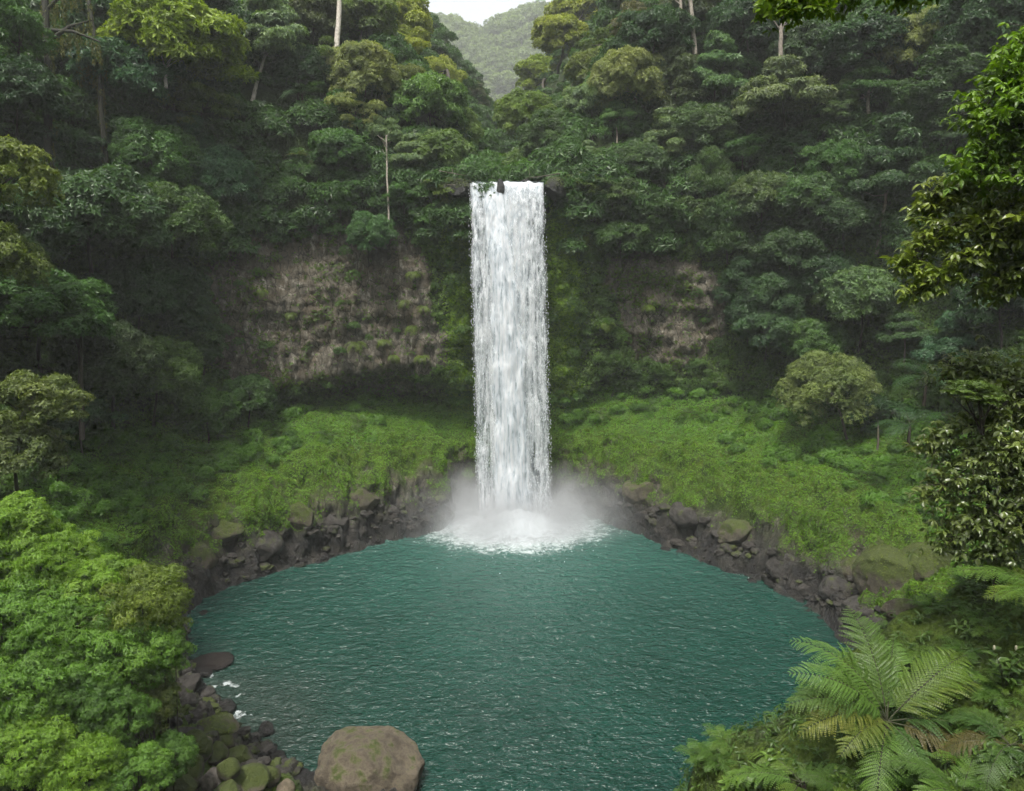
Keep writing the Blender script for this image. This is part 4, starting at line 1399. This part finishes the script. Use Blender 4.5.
for (px, py, w_, h_, ti, mo, la) in [
    (225, 524, 54, 34, SG, .70, 'mossy rock hump on the left shore, straight above the pool corner by the bluff'),
    (262, 540, 44, 30, SD, .42, 'dark craggy rock at the left shore, below the mossy rock hump'),
    (196, 552, 46, 30, SG, .62, 'mossy dark rock beside the bluff crest at the left end of the far shore'),
    (298, 512, 46, 34, SG, .66, 'mossy rock on the left bank, midway between the bluff and the fall'),
    (336, 520, 36, 28, SD, .30, 'dark rock on the left shore, right below the midway mossy rock'),
    (362, 494, 38, 32, SG, .55, 'brownish mossy rock on the left bank, closest to the fall'),
    (640, 486, 38, 30, SG, .55, 'brownish mossy rock on the right bank, closest to the fall'),
    (688, 510, 42, 30, SD, .35, 'dark rock on the right bank under the bright moss'),
    (738, 528, 46, 32, SG, .60, 'mossy rock on the right bank, midway between the fall and the big fern'),
    (786, 560, 42, 30, SD, .40, 'dark mossy rock on the right shore just left of the waterline boulders'),
]:
    h = hit(px, py)
    rock_px(px, py, w_ * .9, h_ * .9, px * 5 + py, ti, mo, la, sink=.8, z0=max(0, h[0][2] - .3), wetz=.8)
# rubble along the waterline, smaller stones that nobody would count
rngR = np.random.default_rng(5)
cl3 = []
for k_ in range(520):
    ph = rngR.uniform(-100, 98)
    if abs(ph) < 7:
        continue
    r0 = np.interp(ph, phi, prof[:, 1, 0]) + rngR.normal(.3, .8)
    p = np.array([math.sin(R(ph)) * r0, 57 + math.cos(R(ph)) * r0, 0])
    g = ground(p[0], p[1], (TB,))
    p[2] = max(g[2] if g is not None and g[2] < 4 else 0, -.2)
    s = abs(rngR.normal(.12, .2)) + .1
    V = ICO3 + norm(ICO3) * (fbm(ICO3, 1.6, 3, k_ * 1.3) * .7)[:, None]
    cl3.append((V * [s * rngR.uniform(.8, 1.4), s * rngR.uniform(.8, 1.4), s * rngR.uniform(.5, .8)] + p, ICOF3, np.full(len(V), rngR.choice([0, .1, .45]))))
for k_ in range(260):
    p = plane0(rngR.uniform(178, 300), rngR.uniform(660, 800), 0)
    g = ground(p[0], p[1], (TB,))
    if g is None or g[2] < -.5:
        continue
    p = g if g[2] > -.1 else np.array([p[0], p[1], -.1])
    s = rngR.uniform(.15, .5)
    V = ICO3 + norm(ICO3) * (fbm(ICO3, 1.6, 3, k_ * 1.7 + 50) * .6)[:, None]
    cl3.append((V * [s * rngR.uniform(.8, 1.4), s * rngR.uniform(.8, 1.4), s * rngR.uniform(.6, .9)] + p + [0, 0, .1], ICOF3, np.full(len(V), rngR.choice([0, .1, .5, .8]))))
V, T, a_ = join(cl3)
tag(link('shore_rubble', mesh_np('shore_rubble', V, T, STONE, {'moss': a_, 'wet': (V[:, 2] < .5).astype(float)}, True), None, (0, 0, 0), (.040, .037, .034)), kind='stuff')


# ------------------------------------------------------------------ ferns
def frond_geo(L, pairs, pl, arch, lift, seed, sub=11, hi=True, side_droop=.25, yellow=0.0):
    """One bipinnate frond along +X from the origin; returns leaf geometry and the rachis points."""
    rng = np.random.default_rng(seed)
    m = 40
    s = np.linspace(0, 1, m)
    th = lift - arch * s ** 1.3
    ds = L / (m - 1)
    x = np.concatenate([[0], np.cumsum(np.cos(th[:-1]) * ds)])
    z = np.concatenate([[0], np.cumsum(np.sin(th[:-1]) * ds)])
    yb = .06 * L * rng.normal() * s ** 2
    path = np.stack([x, yb, z], 1)
    tan = norm(np.gradient(path, axis=0))
    up = norm(np.stack([-tan[:, 2], 0 * s, tan[:, 0]], 1))
    B, A, N, Ln, Wd, Vr = [], [], [], [], [], []
    for i in range(pairs):
        si = .13 + .86 * (i + .5) / pairs
        k = si * (m - 1)
        i0 = min(int(k), m - 2)
        f_ = k - i0
        p = path[i0] * (1 - f_) + path[i0 + 1] * f_
        t, u_ = tan[i0], up[i0]
        ln = pl * (math.sin(math.pi * min(1, (si * .80 + .20))) ** .75) * rng.uniform(.92, 1.06)
        ln0 = ln
        if ln < .02:
            continue
        for sgn in (-1, 1):
            sd = np.cross(u_, t) * sgn
            d = norm(sd * .86 + t * (.38 + .35 * si + rng.normal(0, .07)) + u_ * rng.normal(0, .09))
            ln = ln0 * rng.uniform(.86, 1.06)
            droop_ = side_droop * rng.uniform(.5, 1.9)
            ns = max(4, int(sub * (.4 + .6 * ln / pl)))
            q = (np.arange(ns) + .5) / ns
            pth = p + d * (ln * q)[:, None] + u_ * (.10 * ln * np.sin(q * 2.6) - droop_ * ln * q ** 2)[:, None]
            pt = norm(np.gradient(pth, axis=0))
            wl_ = ln * .085 * np.sin(np.pi * np.clip(.22 + .78 * q, 0, 1)) ** .8 + .01
            for s2 in (-1, 1):
                dd = np.cross(u_, pt) * s2
                B.append(pth)
                A.append(dd * .8 + pt * .55 - u_ * .08)
                N.append(np.repeat(u_[None], ns, 0) + rng.normal(0, .12, (ns, 3)))
                Ln.append(wl_ * 1.15)
                Wd.append(np.full(ns, ln / ns * 1.02))
                Vr.append(np.clip(.5 + rng.normal(0, .1, ns) + .25 * (si - .5) + .15 * q - .1, 0, 1))
    geo = leaves(np.concatenate(B), np.concatenate(A), np.concatenate(N), np.concatenate(Ln), np.concatenate(Wd), .10, False, np.concatenate(Vr))
    return geo, path


FERN_G, FERN_Y, FERN_B = (.090, .165, .036), (.13, .15, .035), (.085, .075, .028)


def fern(base, L, n, label, seed, tints=None, spread=None, lifts=(.35, 1.1), arch=1.35, pl=.34, pairs=26, height=.0, sub=11, cat='fern', name='fern', group=None, azs=None):
    rng = np.random.default_rng(seed)
    t = thing(name, base, label, cat, group)
    top = np.array([0, 0, height])
    if height > .15:
        V, Q = tube(np.array([[0, 0, -.3], [.02, 0, height * .5], [0, 0, height]]), [.16, .13, .12], 9, .12)
        link('trunk', mesh_np('trunk', V, Q, BARK, None, True), t, (0, 0, 0), (.05, .035, .022))
    for k in range(n):
        if azs:
            az, li, lf, tint = azs[k]
        else:
            az = 2 * math.pi * k / n + rng.normal(0, .2)
            if spread:
                az = spread[0] + (spread[1] - spread[0]) * (k + .5) / n + rng.normal(0, .1)
            li, lf = rng.uniform(*lifts), rng.uniform(.8, 1.1)
            tint = (tints or [FERN_G])[k % len(tints or [1])]
        geo, path = frond_geo(L * lf, pairs, pl * L * lf, arch * rng.uniform(.85, 1.15), li, seed * 31 + k, sub)
        V, Q = tube(path, np.linspace(.011, .003, len(path)) * L ** .5, 5)
        fo = link('frond', mesh_np('frond', geo[0], geo[1], LEAF, {'leafvar': geo[2]}), t, top, tint)
        st = link('stalk', mesh_np('stalk', V, Q, BARK, None, True), fo, (0, 0, 0), (.045, .05, .02))
        fo.rotation_euler = (rng.normal(0, .12), 0, az)
    return t


def rb(px, py, up=0):
    h = hit(px, py, (RBB,))
    return h[0] + [0, 0, up] if h else at(px, py, 17)


D_ = math.radians
fern(rb(884, 752), 3.1, 13, 'large arching tree fern with a dark heart above the pool, lower right', 3, height=.85, pl=.25, pairs=25, sub=15, cat='tree fern', name='tree_fern', arch=1.25, azs=[
    (D_(168), 1.0, 1.0, FERN_G), (D_(145), 1.15, 1.0, FERN_G), (D_(95), 1.2, 1.0, (.08, .14, .035)), (D_(65), 1.1, .8, FERN_G), (D_(35), 1.05, 1.0, (.09, .145, .025)),
    (D_(12), .8, .9, (.10, .14, .03)), (D_(184), .72, .95, (.07, .125, .035)), (D_(200), .6, .9, (.13, .15, .035)), (D_(220), .5, .75, (.11, .15, .036)), (D_(-15), .35, 1.0, (.05, .10, .03)),
    (D_(-40), .2, .9, FERN_B), (D_(-82), .15, .6, (.06, .12, .03)), (D_(238), .1, .85, FERN_G)])
fern(rb(800, 790), 1.9, 8, 'low bright fern left below the tree fern, over the water', 5, [FERN_G, (.10, .16, .03)], lifts=(.2, .8), pl=.27, height=.2)
fern(rb(850, 800), 1.4, 7, 'small dark fern under the tree fern by the bottom edge', 7, [(.05, .095, .02)], lifts=(.3, .9), pl=.28)
fern(rb(960, 800), 1.7, 9, 'feathery fern in the bottom right corner', 9, [(.065, .12, .03), FERN_G], lifts=(.4, 1.1), pl=.25)
fern(rb(1010, 745), 1.6, 8, 'fern with brown lower fronds at the right edge, beside the tree fern', 11, [(.05, .10, .03), FERN_B, (.06, .11, .03)], lifts=(.1, .9), pl=.27)
fern(rb(1060, 640, .6), 2.6, 7, 'fern reaching in with bright fronds from the right edge above the tree fern', 13, [(.095, .15, .02), FERN_G], spread=(D_(140), D_(250)), lifts=(.3, .7), pl=.22, arch=1.1, pairs=30, height=.3)
fern(rb(925, 790), 1.3, 7, 'little fern in front of the tree fern, right of its heart', 15, [(.055, .11, .025)], lifts=(.2, .9), pl=.28)

# tree ferns and ferns on the far slopes
def far_fern(px, py, w, label, seed, tint, n=10, up=.9, cat='fern', name='fern', lifts=(.1, .9), pull=1.5, height=.0, arch=1.3, spread=None):
    h = hit(px, py + w * .1, (TB,))
    d = (h[0] - CAM) @ FWD
    L = w / F * d * .6
    b = at(px, py + w * .15, d - pull)
    return fern(b, L, n, label, seed, [tint, tuple(c * .8 for c in tint)], lifts=lifts, pl=.26, pairs=15, sub=5, height=height, cat=cat, name=name, arch=arch, spread=spread)


far_fern(303, 106, 50, 'pale tree fern standing alone at the top of the left cliff', 41, (.055, .115, .05), 11, cat='tree fern', name='tree_fern', height=2.2)
far_fern(297, 152, 22, 'small yellowish fern under the pale tree fern of the left cliff', 42, (.11, .14, .02), 7)
far_fern(280, 133, 26, 'small green fern left below the pale tree fern of the left cliff', 43, (.05, .10, .03), 8)
far_fern(924, 392, 70, 'upper of the two large dark tree ferns in the hollow on the right', 44, (.035, .085, .03), 11, cat='tree fern', name='tree_fern', height=2.5, pull=6)
far_fern(908, 434, 66, 'lower of the two large dark tree ferns in the hollow on the right', 45, (.035, .085, .03), 10, cat='tree fern', name='tree_fern', height=1.8, pull=6)
for k_, (px, py, w_, la) in enumerate([
    (178, 446, 34, 'pale fern on the slope right under the fine-leaved dome tree'), (150, 480, 32, 'fern low on the mossy left slope, nearest the bluff'),
    (230, 434, 34, 'fern on the left slope under the low bright bushy tree'), (281, 428, 32, 'fern under the brown end of the left cliff'),
    (327, 432, 30, 'fern under the left end of the cave overhang'), (205, 450, 26, 'small fern between the two bigger ferns of the left slope'),
    (120, 450, 34, 'dark fern in shade at the foot of the dull dark-green tree'), (255, 452, 24, 'little fern at the upper edge of the bright moss on the left'),
    (358, 418, 26, 'fern on the green bank under the middle of the cave'), (690, 408, 32, 'fern under the right cliff patch, first beyond the fall'),
    (650, 402, 28, 'small fern between the fall and the brown right cliff patch'), (722, 400, 34, 'fern under the right end of the brown cliff patch'),
    (752, 412, 34, 'fern under the two stacked blue-green trees'), (868, 470, 40, 'fern in the shade under the pale olive dome'),
    (600, 410, 24, 'little fern on the bank right beside the fall'), (345, 300, 22, 'tiny fern in the middle of the bare left cliff')]):
    far_fern(px, py, w_, la, 50 + k_, [(.06, .12, .02), (.05, .105, .025), (.075, .125, .03)][k_ % 3], 8, pull=.7)
for k_, (px, py, w_, la) in enumerate([
    (413, 268, 24, 'bright hanging fern, topmost on the green edge of the bare grey cliff'), (404, 297, 22, 'bright fern hanging below the topmost cliff fern'),
    (424, 303, 20, 'bright fern right in the column of hanging cliff ferns'), (412, 322, 24, 'bright fern lowest in the column of hanging cliff ferns'),
    (356, 338, 26, 'yellow-green fern hanging from the left of the cave lip'), (384, 336, 24, 'yellow-green fern hanging over the middle of the cave lip'),
    (422, 352, 24, 'yellow-green fern hanging over the right end of the cave lip'), (394, 352, 20, 'small fern tuft right under the cave lip ferns'),
    (290, 310, 18, 'small yellowish fern on the brown left part of the cliff'), (262, 287, 18, 'small yellowish fern near the left end of the bare cliff'),
    (606, 318, 24, 'bright fern on the mossy cliff right of the fall'), (648, 302, 20, 'fern at the upper left of the brown right cliff patch'),
    (585, 232, 24, 'pale leafy fern high on the cliff right of the fall')]):
    far_fern(px, py, w_, la, 80 + k_, (.10, .155, .018), 8, pull=.5, lifts=(-.5, .3), arch=1.6, spread=(D_(180), D_(360)), cat='cliff fern', name='cliff_fern')


# ------------------------------------------------------------------ left bluff: shrubs and creepers
def shrub_geo(seed, n=60, size=.07, per=150, wr=.26, droop=.45, k=7, rmin=.18, rmax=.3, h=.95, mat=LEAF):
    V, T, v = crown_from_lobes(dome_lobes(seed, n, h, rmin, rmax), per, size, k=k, seed=seed, droop=droop, wr=wr, hi=True, curl=.16)
    return mesh_np('foliage', V, T, mat, {'leafvar': v})


SHRUB = [shrub_geo(500, wr=.24, droop=.5), shrub_geo(501, size=.082, per=110, wr=.17, droop=.75, k=8), shrub_geo(502, size=.06, per=190, wr=.3, droop=.4, k=6), shrub_geo(503, size=.076, per=130, wr=.2, droop=.6)]


def shrub(c, r, tint, label, i, squash=1.0, protos=SHRUB, cat='shrub'):
    g = cast((c[0], c[1], 80), (0, 0, -1), which=(LBB, RBB))
    b = np.array(g[0]) if g is not None else c - [0, 0, r]
    t = thing('shrub', b - [0, 0, .2], label, cat)
    f_ = link('foliage', protos[i % len(protos)], t, c - b, tint)
    f_.scale = (r, r, r * squash)
    f_.rotation_euler = (random.uniform(-.15, .15), random.uniform(-.15, .15), random.uniform(0, 6.28))
    ps = []
    for q_ in range(6):
        e = np.array([random.uniform(-.6, .6) * r, random.uniform(-.6, .6) * r, random.uniform(.1, .4) * r]) + (c - b)
        ps.append(tube(np.array([[0, 0, -.3], e * .5 + [0, 0, .1], e]), [.07, .05, .02], 5))
    V, Q = join(ps)
    link('stem', mesh_np('stem', V, Q, BARK, None, True), t, (0, 0, 0), BROWN)
    return t


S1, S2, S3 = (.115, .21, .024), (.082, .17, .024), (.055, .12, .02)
for i, (px, py, w_, d_, ti, la) in enumerate([
    (2, 540, 92, 40.5, S1, 'sunlit yellow-green shrub on the bluff, cut by the left edge'),
    (48, 560, 80, 40.5, S1, 'bright shrub on the crest of the bluff, second from the left edge'),
    (92, 588, 76, 40.5, S1, 'bright shrub in the middle of the bluff crest'),
    (138, 606, 84, 40.0, (.095, .14, .022), 'rounded lightest shrub on the right end of the bluff crest'),
    (118, 655, 84, 38.2, S2, 'full green shrub in the middle of the bluff face'),
    (60, 630, 88, 38.0, S2, 'green shrub on the bluff face below the second crest shrub'),
    (4, 620, 88, 37.5, S2, 'green shrub on the bluff face at the left edge'),
    (30, 690, 88, 35.5, S2, 'green shrub low on the bluff at the left, above the fern carpet'),
    (158, 650, 52, 39.2, S2, 'shrub overhanging the right side of the bluff toward the rapids'),
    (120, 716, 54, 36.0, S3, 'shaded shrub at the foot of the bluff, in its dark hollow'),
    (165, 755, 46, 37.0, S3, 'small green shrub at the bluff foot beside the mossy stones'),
    (75, 690, 60, 36.0, S3, 'dark green shrub left of the hollow of the bluff'),
    (28, 752, 74, 33.2, S1, 'light green low shrub in the bottom left corner'),
    (84, 768, 66, 33.4, S1, 'light green low shrub at the bottom, right of the corner one'),
    (136, 772, 56, 34.6, S2, 'green low shrub at the bottom under the dark hollow of the bluff'),
    (148, 705, 50, 38.4, (.075, .10, .024), 'olive trailing shrub hanging down the right flank of the bluff'),
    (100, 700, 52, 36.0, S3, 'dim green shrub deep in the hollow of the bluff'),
]):
    c = at(px, py, d_)
    shrub(c, w_ / F * d_ * .62, ti, la, i)
LN = norm(np.cross(np.gradient(LB, axis=0), np.gradient(LB, axis=1)))


def cover(name, G, GN, wgt, n, size, tint, k=6, droop=.4, wr=.28, lift=.25, elev=.3, hi=True):
    P, N, _, _ = scatter(G, GN, wgt, n, rngS)
    tone = np.clip(.5 + .5 * fbm(P, .7, 3, 2.4) + rngS.normal(0, .15, n), 0, 1)
    V, T, v = rosettes(P + N * rngS.uniform(0, lift, n)[:, None], N * .7 + [0, 0, .5], size * rngS.uniform(.6, 1.3, n), k, droop=droop, wr=wr, rng=rngS, var=tone, elev=elev, hi=hi)
    return tag(link(name, mesh_np(name, V, T, LEAF, {'leafvar': v}), None, (0, 0, 0), tint), kind='stuff')


lx, ly, lz = LB[..., 0], LB[..., 1], LB[..., 2]
lvis = ((lx > -36) & (lx < -20.6 + .1 * (ly - 40)) & (ly < 46) & (lz > -.5)).astype(float)
cover('bluff_creepers', LB, LN, lvis * (ly > 33) * (1 - .75 * ((lx > -24.5) & (lx < -21.5) & (ly < 38) & (ly > 34))), 13000, .30, (.072, .135, .02), 6, .6)
cover('low_ferns', LB, LN, lvis * (ly <= 34) * (lx < -16.5), 11000, .32, (.085, .165, .024), 7, .15, .22)
cover('creeper_curtain', LB, LN, lvis * (lx > -23.2) * (ly > 33) * (lz > 1), 3500, .26, (.075, .095, .018), 5, 1.3, .3)

# right bank ground plants
RN = norm(np.cross(np.gradient(RB, axis=0), np.gradient(RB, axis=1)))
rx, ry, rz_ = RB[..., 0], RB[..., 1], RB[..., 2]
rvis = ((rx > 2.5) & (rx < 24) & (ry > 11) & (ry < 26) & (rz_ > 3)).astype(float)
cover('bank_herbs', RB, RN, rvis, 8500, .18, (.05, .095, .02), 6, .25, .3, .3)
for sd, n_, tint in ((0, 330, (.062, .125, .026)), (1, 200, (.085, .15, .026))):
    P, N, _, _ = scatter(RB, RN, rvis, n_, rngS)
    parts = []
    protos = [frond_geo(.75, 14, .2, 1.3, .7, 900 + i + sd * 10, 5)[0] for i in range(4)]
    for p in P:
        a0 = rngS.uniform(0, 6.28)
        for q_ in range(6):
            V, T, v = protos[rngS.integers(4)]
            a = a0 + q_ * 1.05 + rngS.normal(0, .2)
            ca, sa = math.cos(a), math.sin(a)
            parts.append((V * rngS.uniform(.7, 1.2) @ np.array([[ca, -sa, 0], [sa, ca, 0], [0, 0, 1]]).T + p, T, v))
    V, T, v = join(parts)
    tag(link('bank_ferns', mesh_np('bank_ferns', V, T, LEAF, {'leafvar': v}), None, (0, 0, 0), tint), kind='stuff')


# broad-leaved plants among the ferns
def leafy_plant(base, hgt, n, size, tint, label, seed, name='leafy_plant', buds=False):
    rng = np.random.default_rng(seed)
    t = thing(name, base, label, 'plant')
    ps, B, A, N = [], [], [], []
    tips = []
    for k in range(n):
        a = 2 * math.pi * k / n + rng.normal(0, .3)
        e = np.array([math.cos(a) * hgt * .45 * rng.uniform(.4, 1), math.sin(a) * hgt * .45 * rng.uniform(.4, 1), hgt * rng.uniform(.7, 1.05)])
        ps.append(tube(np.array([[0, 0, -.1], e * [.4, .4, .6], e]), [.018, .013, .006], 5))
        tips.append(e)
        for j in range(9):
            f_ = .3 + .7 * j / 8
            aa = j * 2.4 + rng.normal(0, .3)
            B.append(e * f_)
            A.append([math.cos(aa), math.sin(aa), .25])
            N.append([0, 0, 1.0] + rng.normal(0, .3, 3))
    V, T, v = leaves(np.array(B), np.array(A, float), np.array(N), size * rng.uniform(.7, 1.15, len(B)), size * .38, .15, True)
    link('foliage', mesh_np('foliage', V, T, GLOSSY, {'leafvar': v}), t, (0, 0, 0), tint)
    V, Q = join(ps)
    link('stem', mesh_np('stem', V, Q, BARK, None, True), t, (0, 0, 0), (.06, .075, .025))
    if buds:
        for e in tips[:3]:
            bv = ICO3 * [.03, .03, .07] + e + [0, 0, .05]
            link('bud', mesh_np('bud', bv, ICOF3, BARK, None, True), t, (0, 0, 0), (.42, .4, .28))
    return t


leafy_plant(rb(1004, 690), 1.0, 6, .30, (.05, .09, .025), 'broad-leaved plant with pale buds at the right edge above the ferns', 1, buds=True)
leafy_plant(rb(735, 800), .7, 6, .36, (.085, .15, .022), 'light green round-leaved plant at the water end of the fern bank', 2)
leafy_plant(rb(835, 795), .6, 5, .22, (.085, .14, .025), 'small lime-green leafy plant in front of the low bright fern', 3)
leafy_plant(rb(905, 775), .6, 5, .20, (.06, .12, .025), 'small leafy plant under the front frond of the tree fern', 4)
leafy_plant(rb(770, 775), .6, 6, .26, (.075, .135, .025), 'leafy plant left of the low bright fern', 5)
leafy_plant(rb(985, 770), .55, 5, .20, (.06, .11, .025), 'small leafy plant between the two ferns of the lower right corner', 6)

# ------------------------------------------------------------------ right foreground trees
def groundR(x, y):
    g = cast((x, y, 80), (0, 0, -1), which=(RBB,))
    return np.array(g[0]) if g is not None else np.array([x, y, 20.0])


T_(978, 392, 52, 'spray', (.075, .125, .022), 'small bright spray of leaves standing out above the big glossy shrub', depth=19.0, root=groundR(13.8, 19.6), squash=.5, category='sapling', name='sapling')
def bough_tree(b, top, paths, label, tint, r0, dens, leaf, spread, cat='tree', mat=LEAF, lo=22):
    dens = int(dens * 1.7)
    """A leaning tree whose leafy boughs reach out along the given lines."""
    t = thing('overhanging_tree', b, label, cat)
    top = np.array(top)
    parts = [tube(np.array([b, (b + top) / 2 + [.4, 0, 0], top]) - b, [r0, r0 * .8, r0 * .5], 8, .05)]
    for i, (pts, d0) in enumerate(paths):
        rng = np.random.default_rng(i * 7 + len(label))
        P = np.array([top] + [at(x, y, d0 + .25 * k) for k, (x, y) in enumerate(pts)])
        parts.append(tube(P - b, np.linspace(r0 * .35, .012, len(P)), 6))
        ts = np.linspace(0, 1, 200)
        sg = np.stack([np.interp(ts, np.linspace(0, 1, len(P)), P[:, j]) for j in range(3)], 1)
        idx = rng.integers(lo, 200, dens)
        off = rng.normal(0, 1, (dens, 3)) * spread * (1.25 - .7 * (idx / 200))[:, None]
        C = sg[idx] + off - b
        for q_ in range(0, dens, 6):
            parts.append(tube(np.array([sg[max(0, idx[q_] - 12)] - b, C[q_]]), [.014, .005], 4))
        tone = np.clip(.5 + .5 * off[:, 2] / spread[2] * .5 + rng.normal(0, .15, dens), 0, 1)
        V, T, v = rosettes(C, np.tile([0, 0, 1.0], (dens, 1)) + rng.normal(0, .35, (dens, 3)), leaf * rng.uniform(.7, 1.2, dens), 6, droop=.5, wr=.4, hi=True, rng=rng, elev=.05, var=tone)
        link('bough', mesh_np('bough', V, T, mat, {'leafvar': v}), t, (0, 0, 0), tint)
    V, Q = join(parts)
    link('trunk', mesh_np('trunk', V, Q, BARK, None, True), t, (0, 0, 0), BROWN)


SP = np.array([.42, .4, .26])
bough_tree(groundR(13.0, 9.5), (11.0, 11.5, 44.5), [([(990, -120), (880, -26), (815, 0), (765, 6)], 12.0), ([(1005, -110), (950, -26), (900, -8)], 12.3)],
           'bright yellow-green leafy boughs hanging in at the top right', (.17, .26, .02), .26, 210, .17, SP * .72, lo=50)
bough_tree(groundR(17.5, 18.5), (17.0, 18.8, 34.0), [([(1060, 205), (1000, 205), (945, 225), (903, 268)], 18.5), ([(1060, 235), (1015, 240), (960, 258), (915, 296)], 18.0), ([(1060, 195), (1010, 178), (960, 186), (922, 212)], 19.0), ([(1060, 260), (1020, 270), (985, 290)], 18.2), ([(1060, 215), (1030, 215), (985, 228)], 17.6)],
           'yellow-lit broad-leaved boughs reaching in from the right edge at upper height', (.115, .155, .026), .26, 230, .25, SP, mat=GLOSSY)
bough_tree(groundR(19.0, 17.5), (17.6, 18.0, 37.5), [([(1070, 60), (1035, 55), (1000, 82), (974, 128)], 17.5), ([(1070, 110), (1035, 110), (995, 145), (973, 178)], 17.2), ([(1070, 30), (1045, 40), (1012, 70)], 17.8), ([(1070, 140), (1040, 140), (1010, 185)], 17.0), ([(1070, 90), (1040, 90), (1000, 120)], 16.8)],
           'bright green tree at the right edge, right above the yellow-lit boughs', (.095, .17, .014), .24, 240, .22, SP)
bough_tree(groundR(15.0, 19.5), (15.6, 20.0, 27.5), [([(1050, 400), (1010, 400), (970, 425), (925, 452)], 19.5), ([(1050, 440), (1010, 440), (965, 470), (925, 500)], 19.2), ([(1050, 470), (1010, 490), (970, 520), (945, 548)], 19.0), ([(1050, 380), (1020, 375), (985, 395)], 19.8), ([(1050, 500), (1020, 520), (990, 560)], 19.0), ([(1050, 450), (1030, 455), (985, 480)], 18.7), ([(1050, 420), (1020, 380), (975, 362), (945, 380)], 20.2)],
           'big shrub with pale glossy leaves at the right edge, mid height', (.105, .14, .045), .14, 260, .21, SP * 1.15, 'shrub', GLOSSY)

# the lip: dark rocks and dead wood
boulder(np.array([-1.35, 88.5, 39.25]), (.6, .75, 1.0), 301, (.03, .029, .028), .15, 'dark rock splitting the fall at the notch of its lip', cat='rock', name='rock', wetz=60)
boulder(np.array([-6.3, 89.6, 39.2]), (1.7, 1.6, 1.25), 302, (.03, .028, .025), .8, 'dark wet rock at the left corner of the fall lip', cat='rock', name='rock', wetz=60)
boulder(np.array([5.0, 89.6, 39.2]), (1.6, 1.6, 1.35), 303, (.03, .028, .025), .7, 'dark wet rock at the right corner of the fall lip', cat='rock', name='rock', wetz=60)
boulder(np.array([1.6, 89.6, 40.1]), (.5, .5, .28), 304, SD, .1, 'small dark stone in the stream on the right half of the lip', cat='rock', name='rock', wetz=60)


def dead_branch(a, c, r, label, seed):
    rng = np.random.default_rng(seed)
    t = thing('dead_branch', a, label, 'branch')
    v = np.array(c) - np.array(a)
    ts = np.linspace(0, 1, 7)[:, None]
    p = v * ts + rng.normal(0, .08, (7, 3)) * ts
    V, Q = tube(p, np.linspace(r, r * .35, 7), 6)
    link('stem', mesh_np('stem', V, Q, BARK, None, True), t, (0, 0, 0), (.12, .10, .08))
    for k in (3, 5):
        e = p[k] + rng.normal(0, .6, 3) + [0, -.3, .2]
        V, Q = tube(np.array([p[k], e]), [r * .45, r * .15], 5)
        link('twig', mesh_np('twig', V, Q, BARK, None, True), t, (0, 0, 0), (.22, .19, .15))


dead_branch((-8.5, 89.2, 41.2), (-5.2, 88.6, 40.6), .06, 'grey dead branch sloping down to the left corner of the fall lip', 1)
dead_branch((-7.5, 88.8, 39.6), (-3.9, 88.2, 39.4), .05, 'thin bleached branch poking into the left edge of the fall', 2)
dead_branch((5.6, 89.2, 40.9), (1.4, 89.0, 40.35), .06, 'dark dead branch lying over the right half of the fall lip', 3)
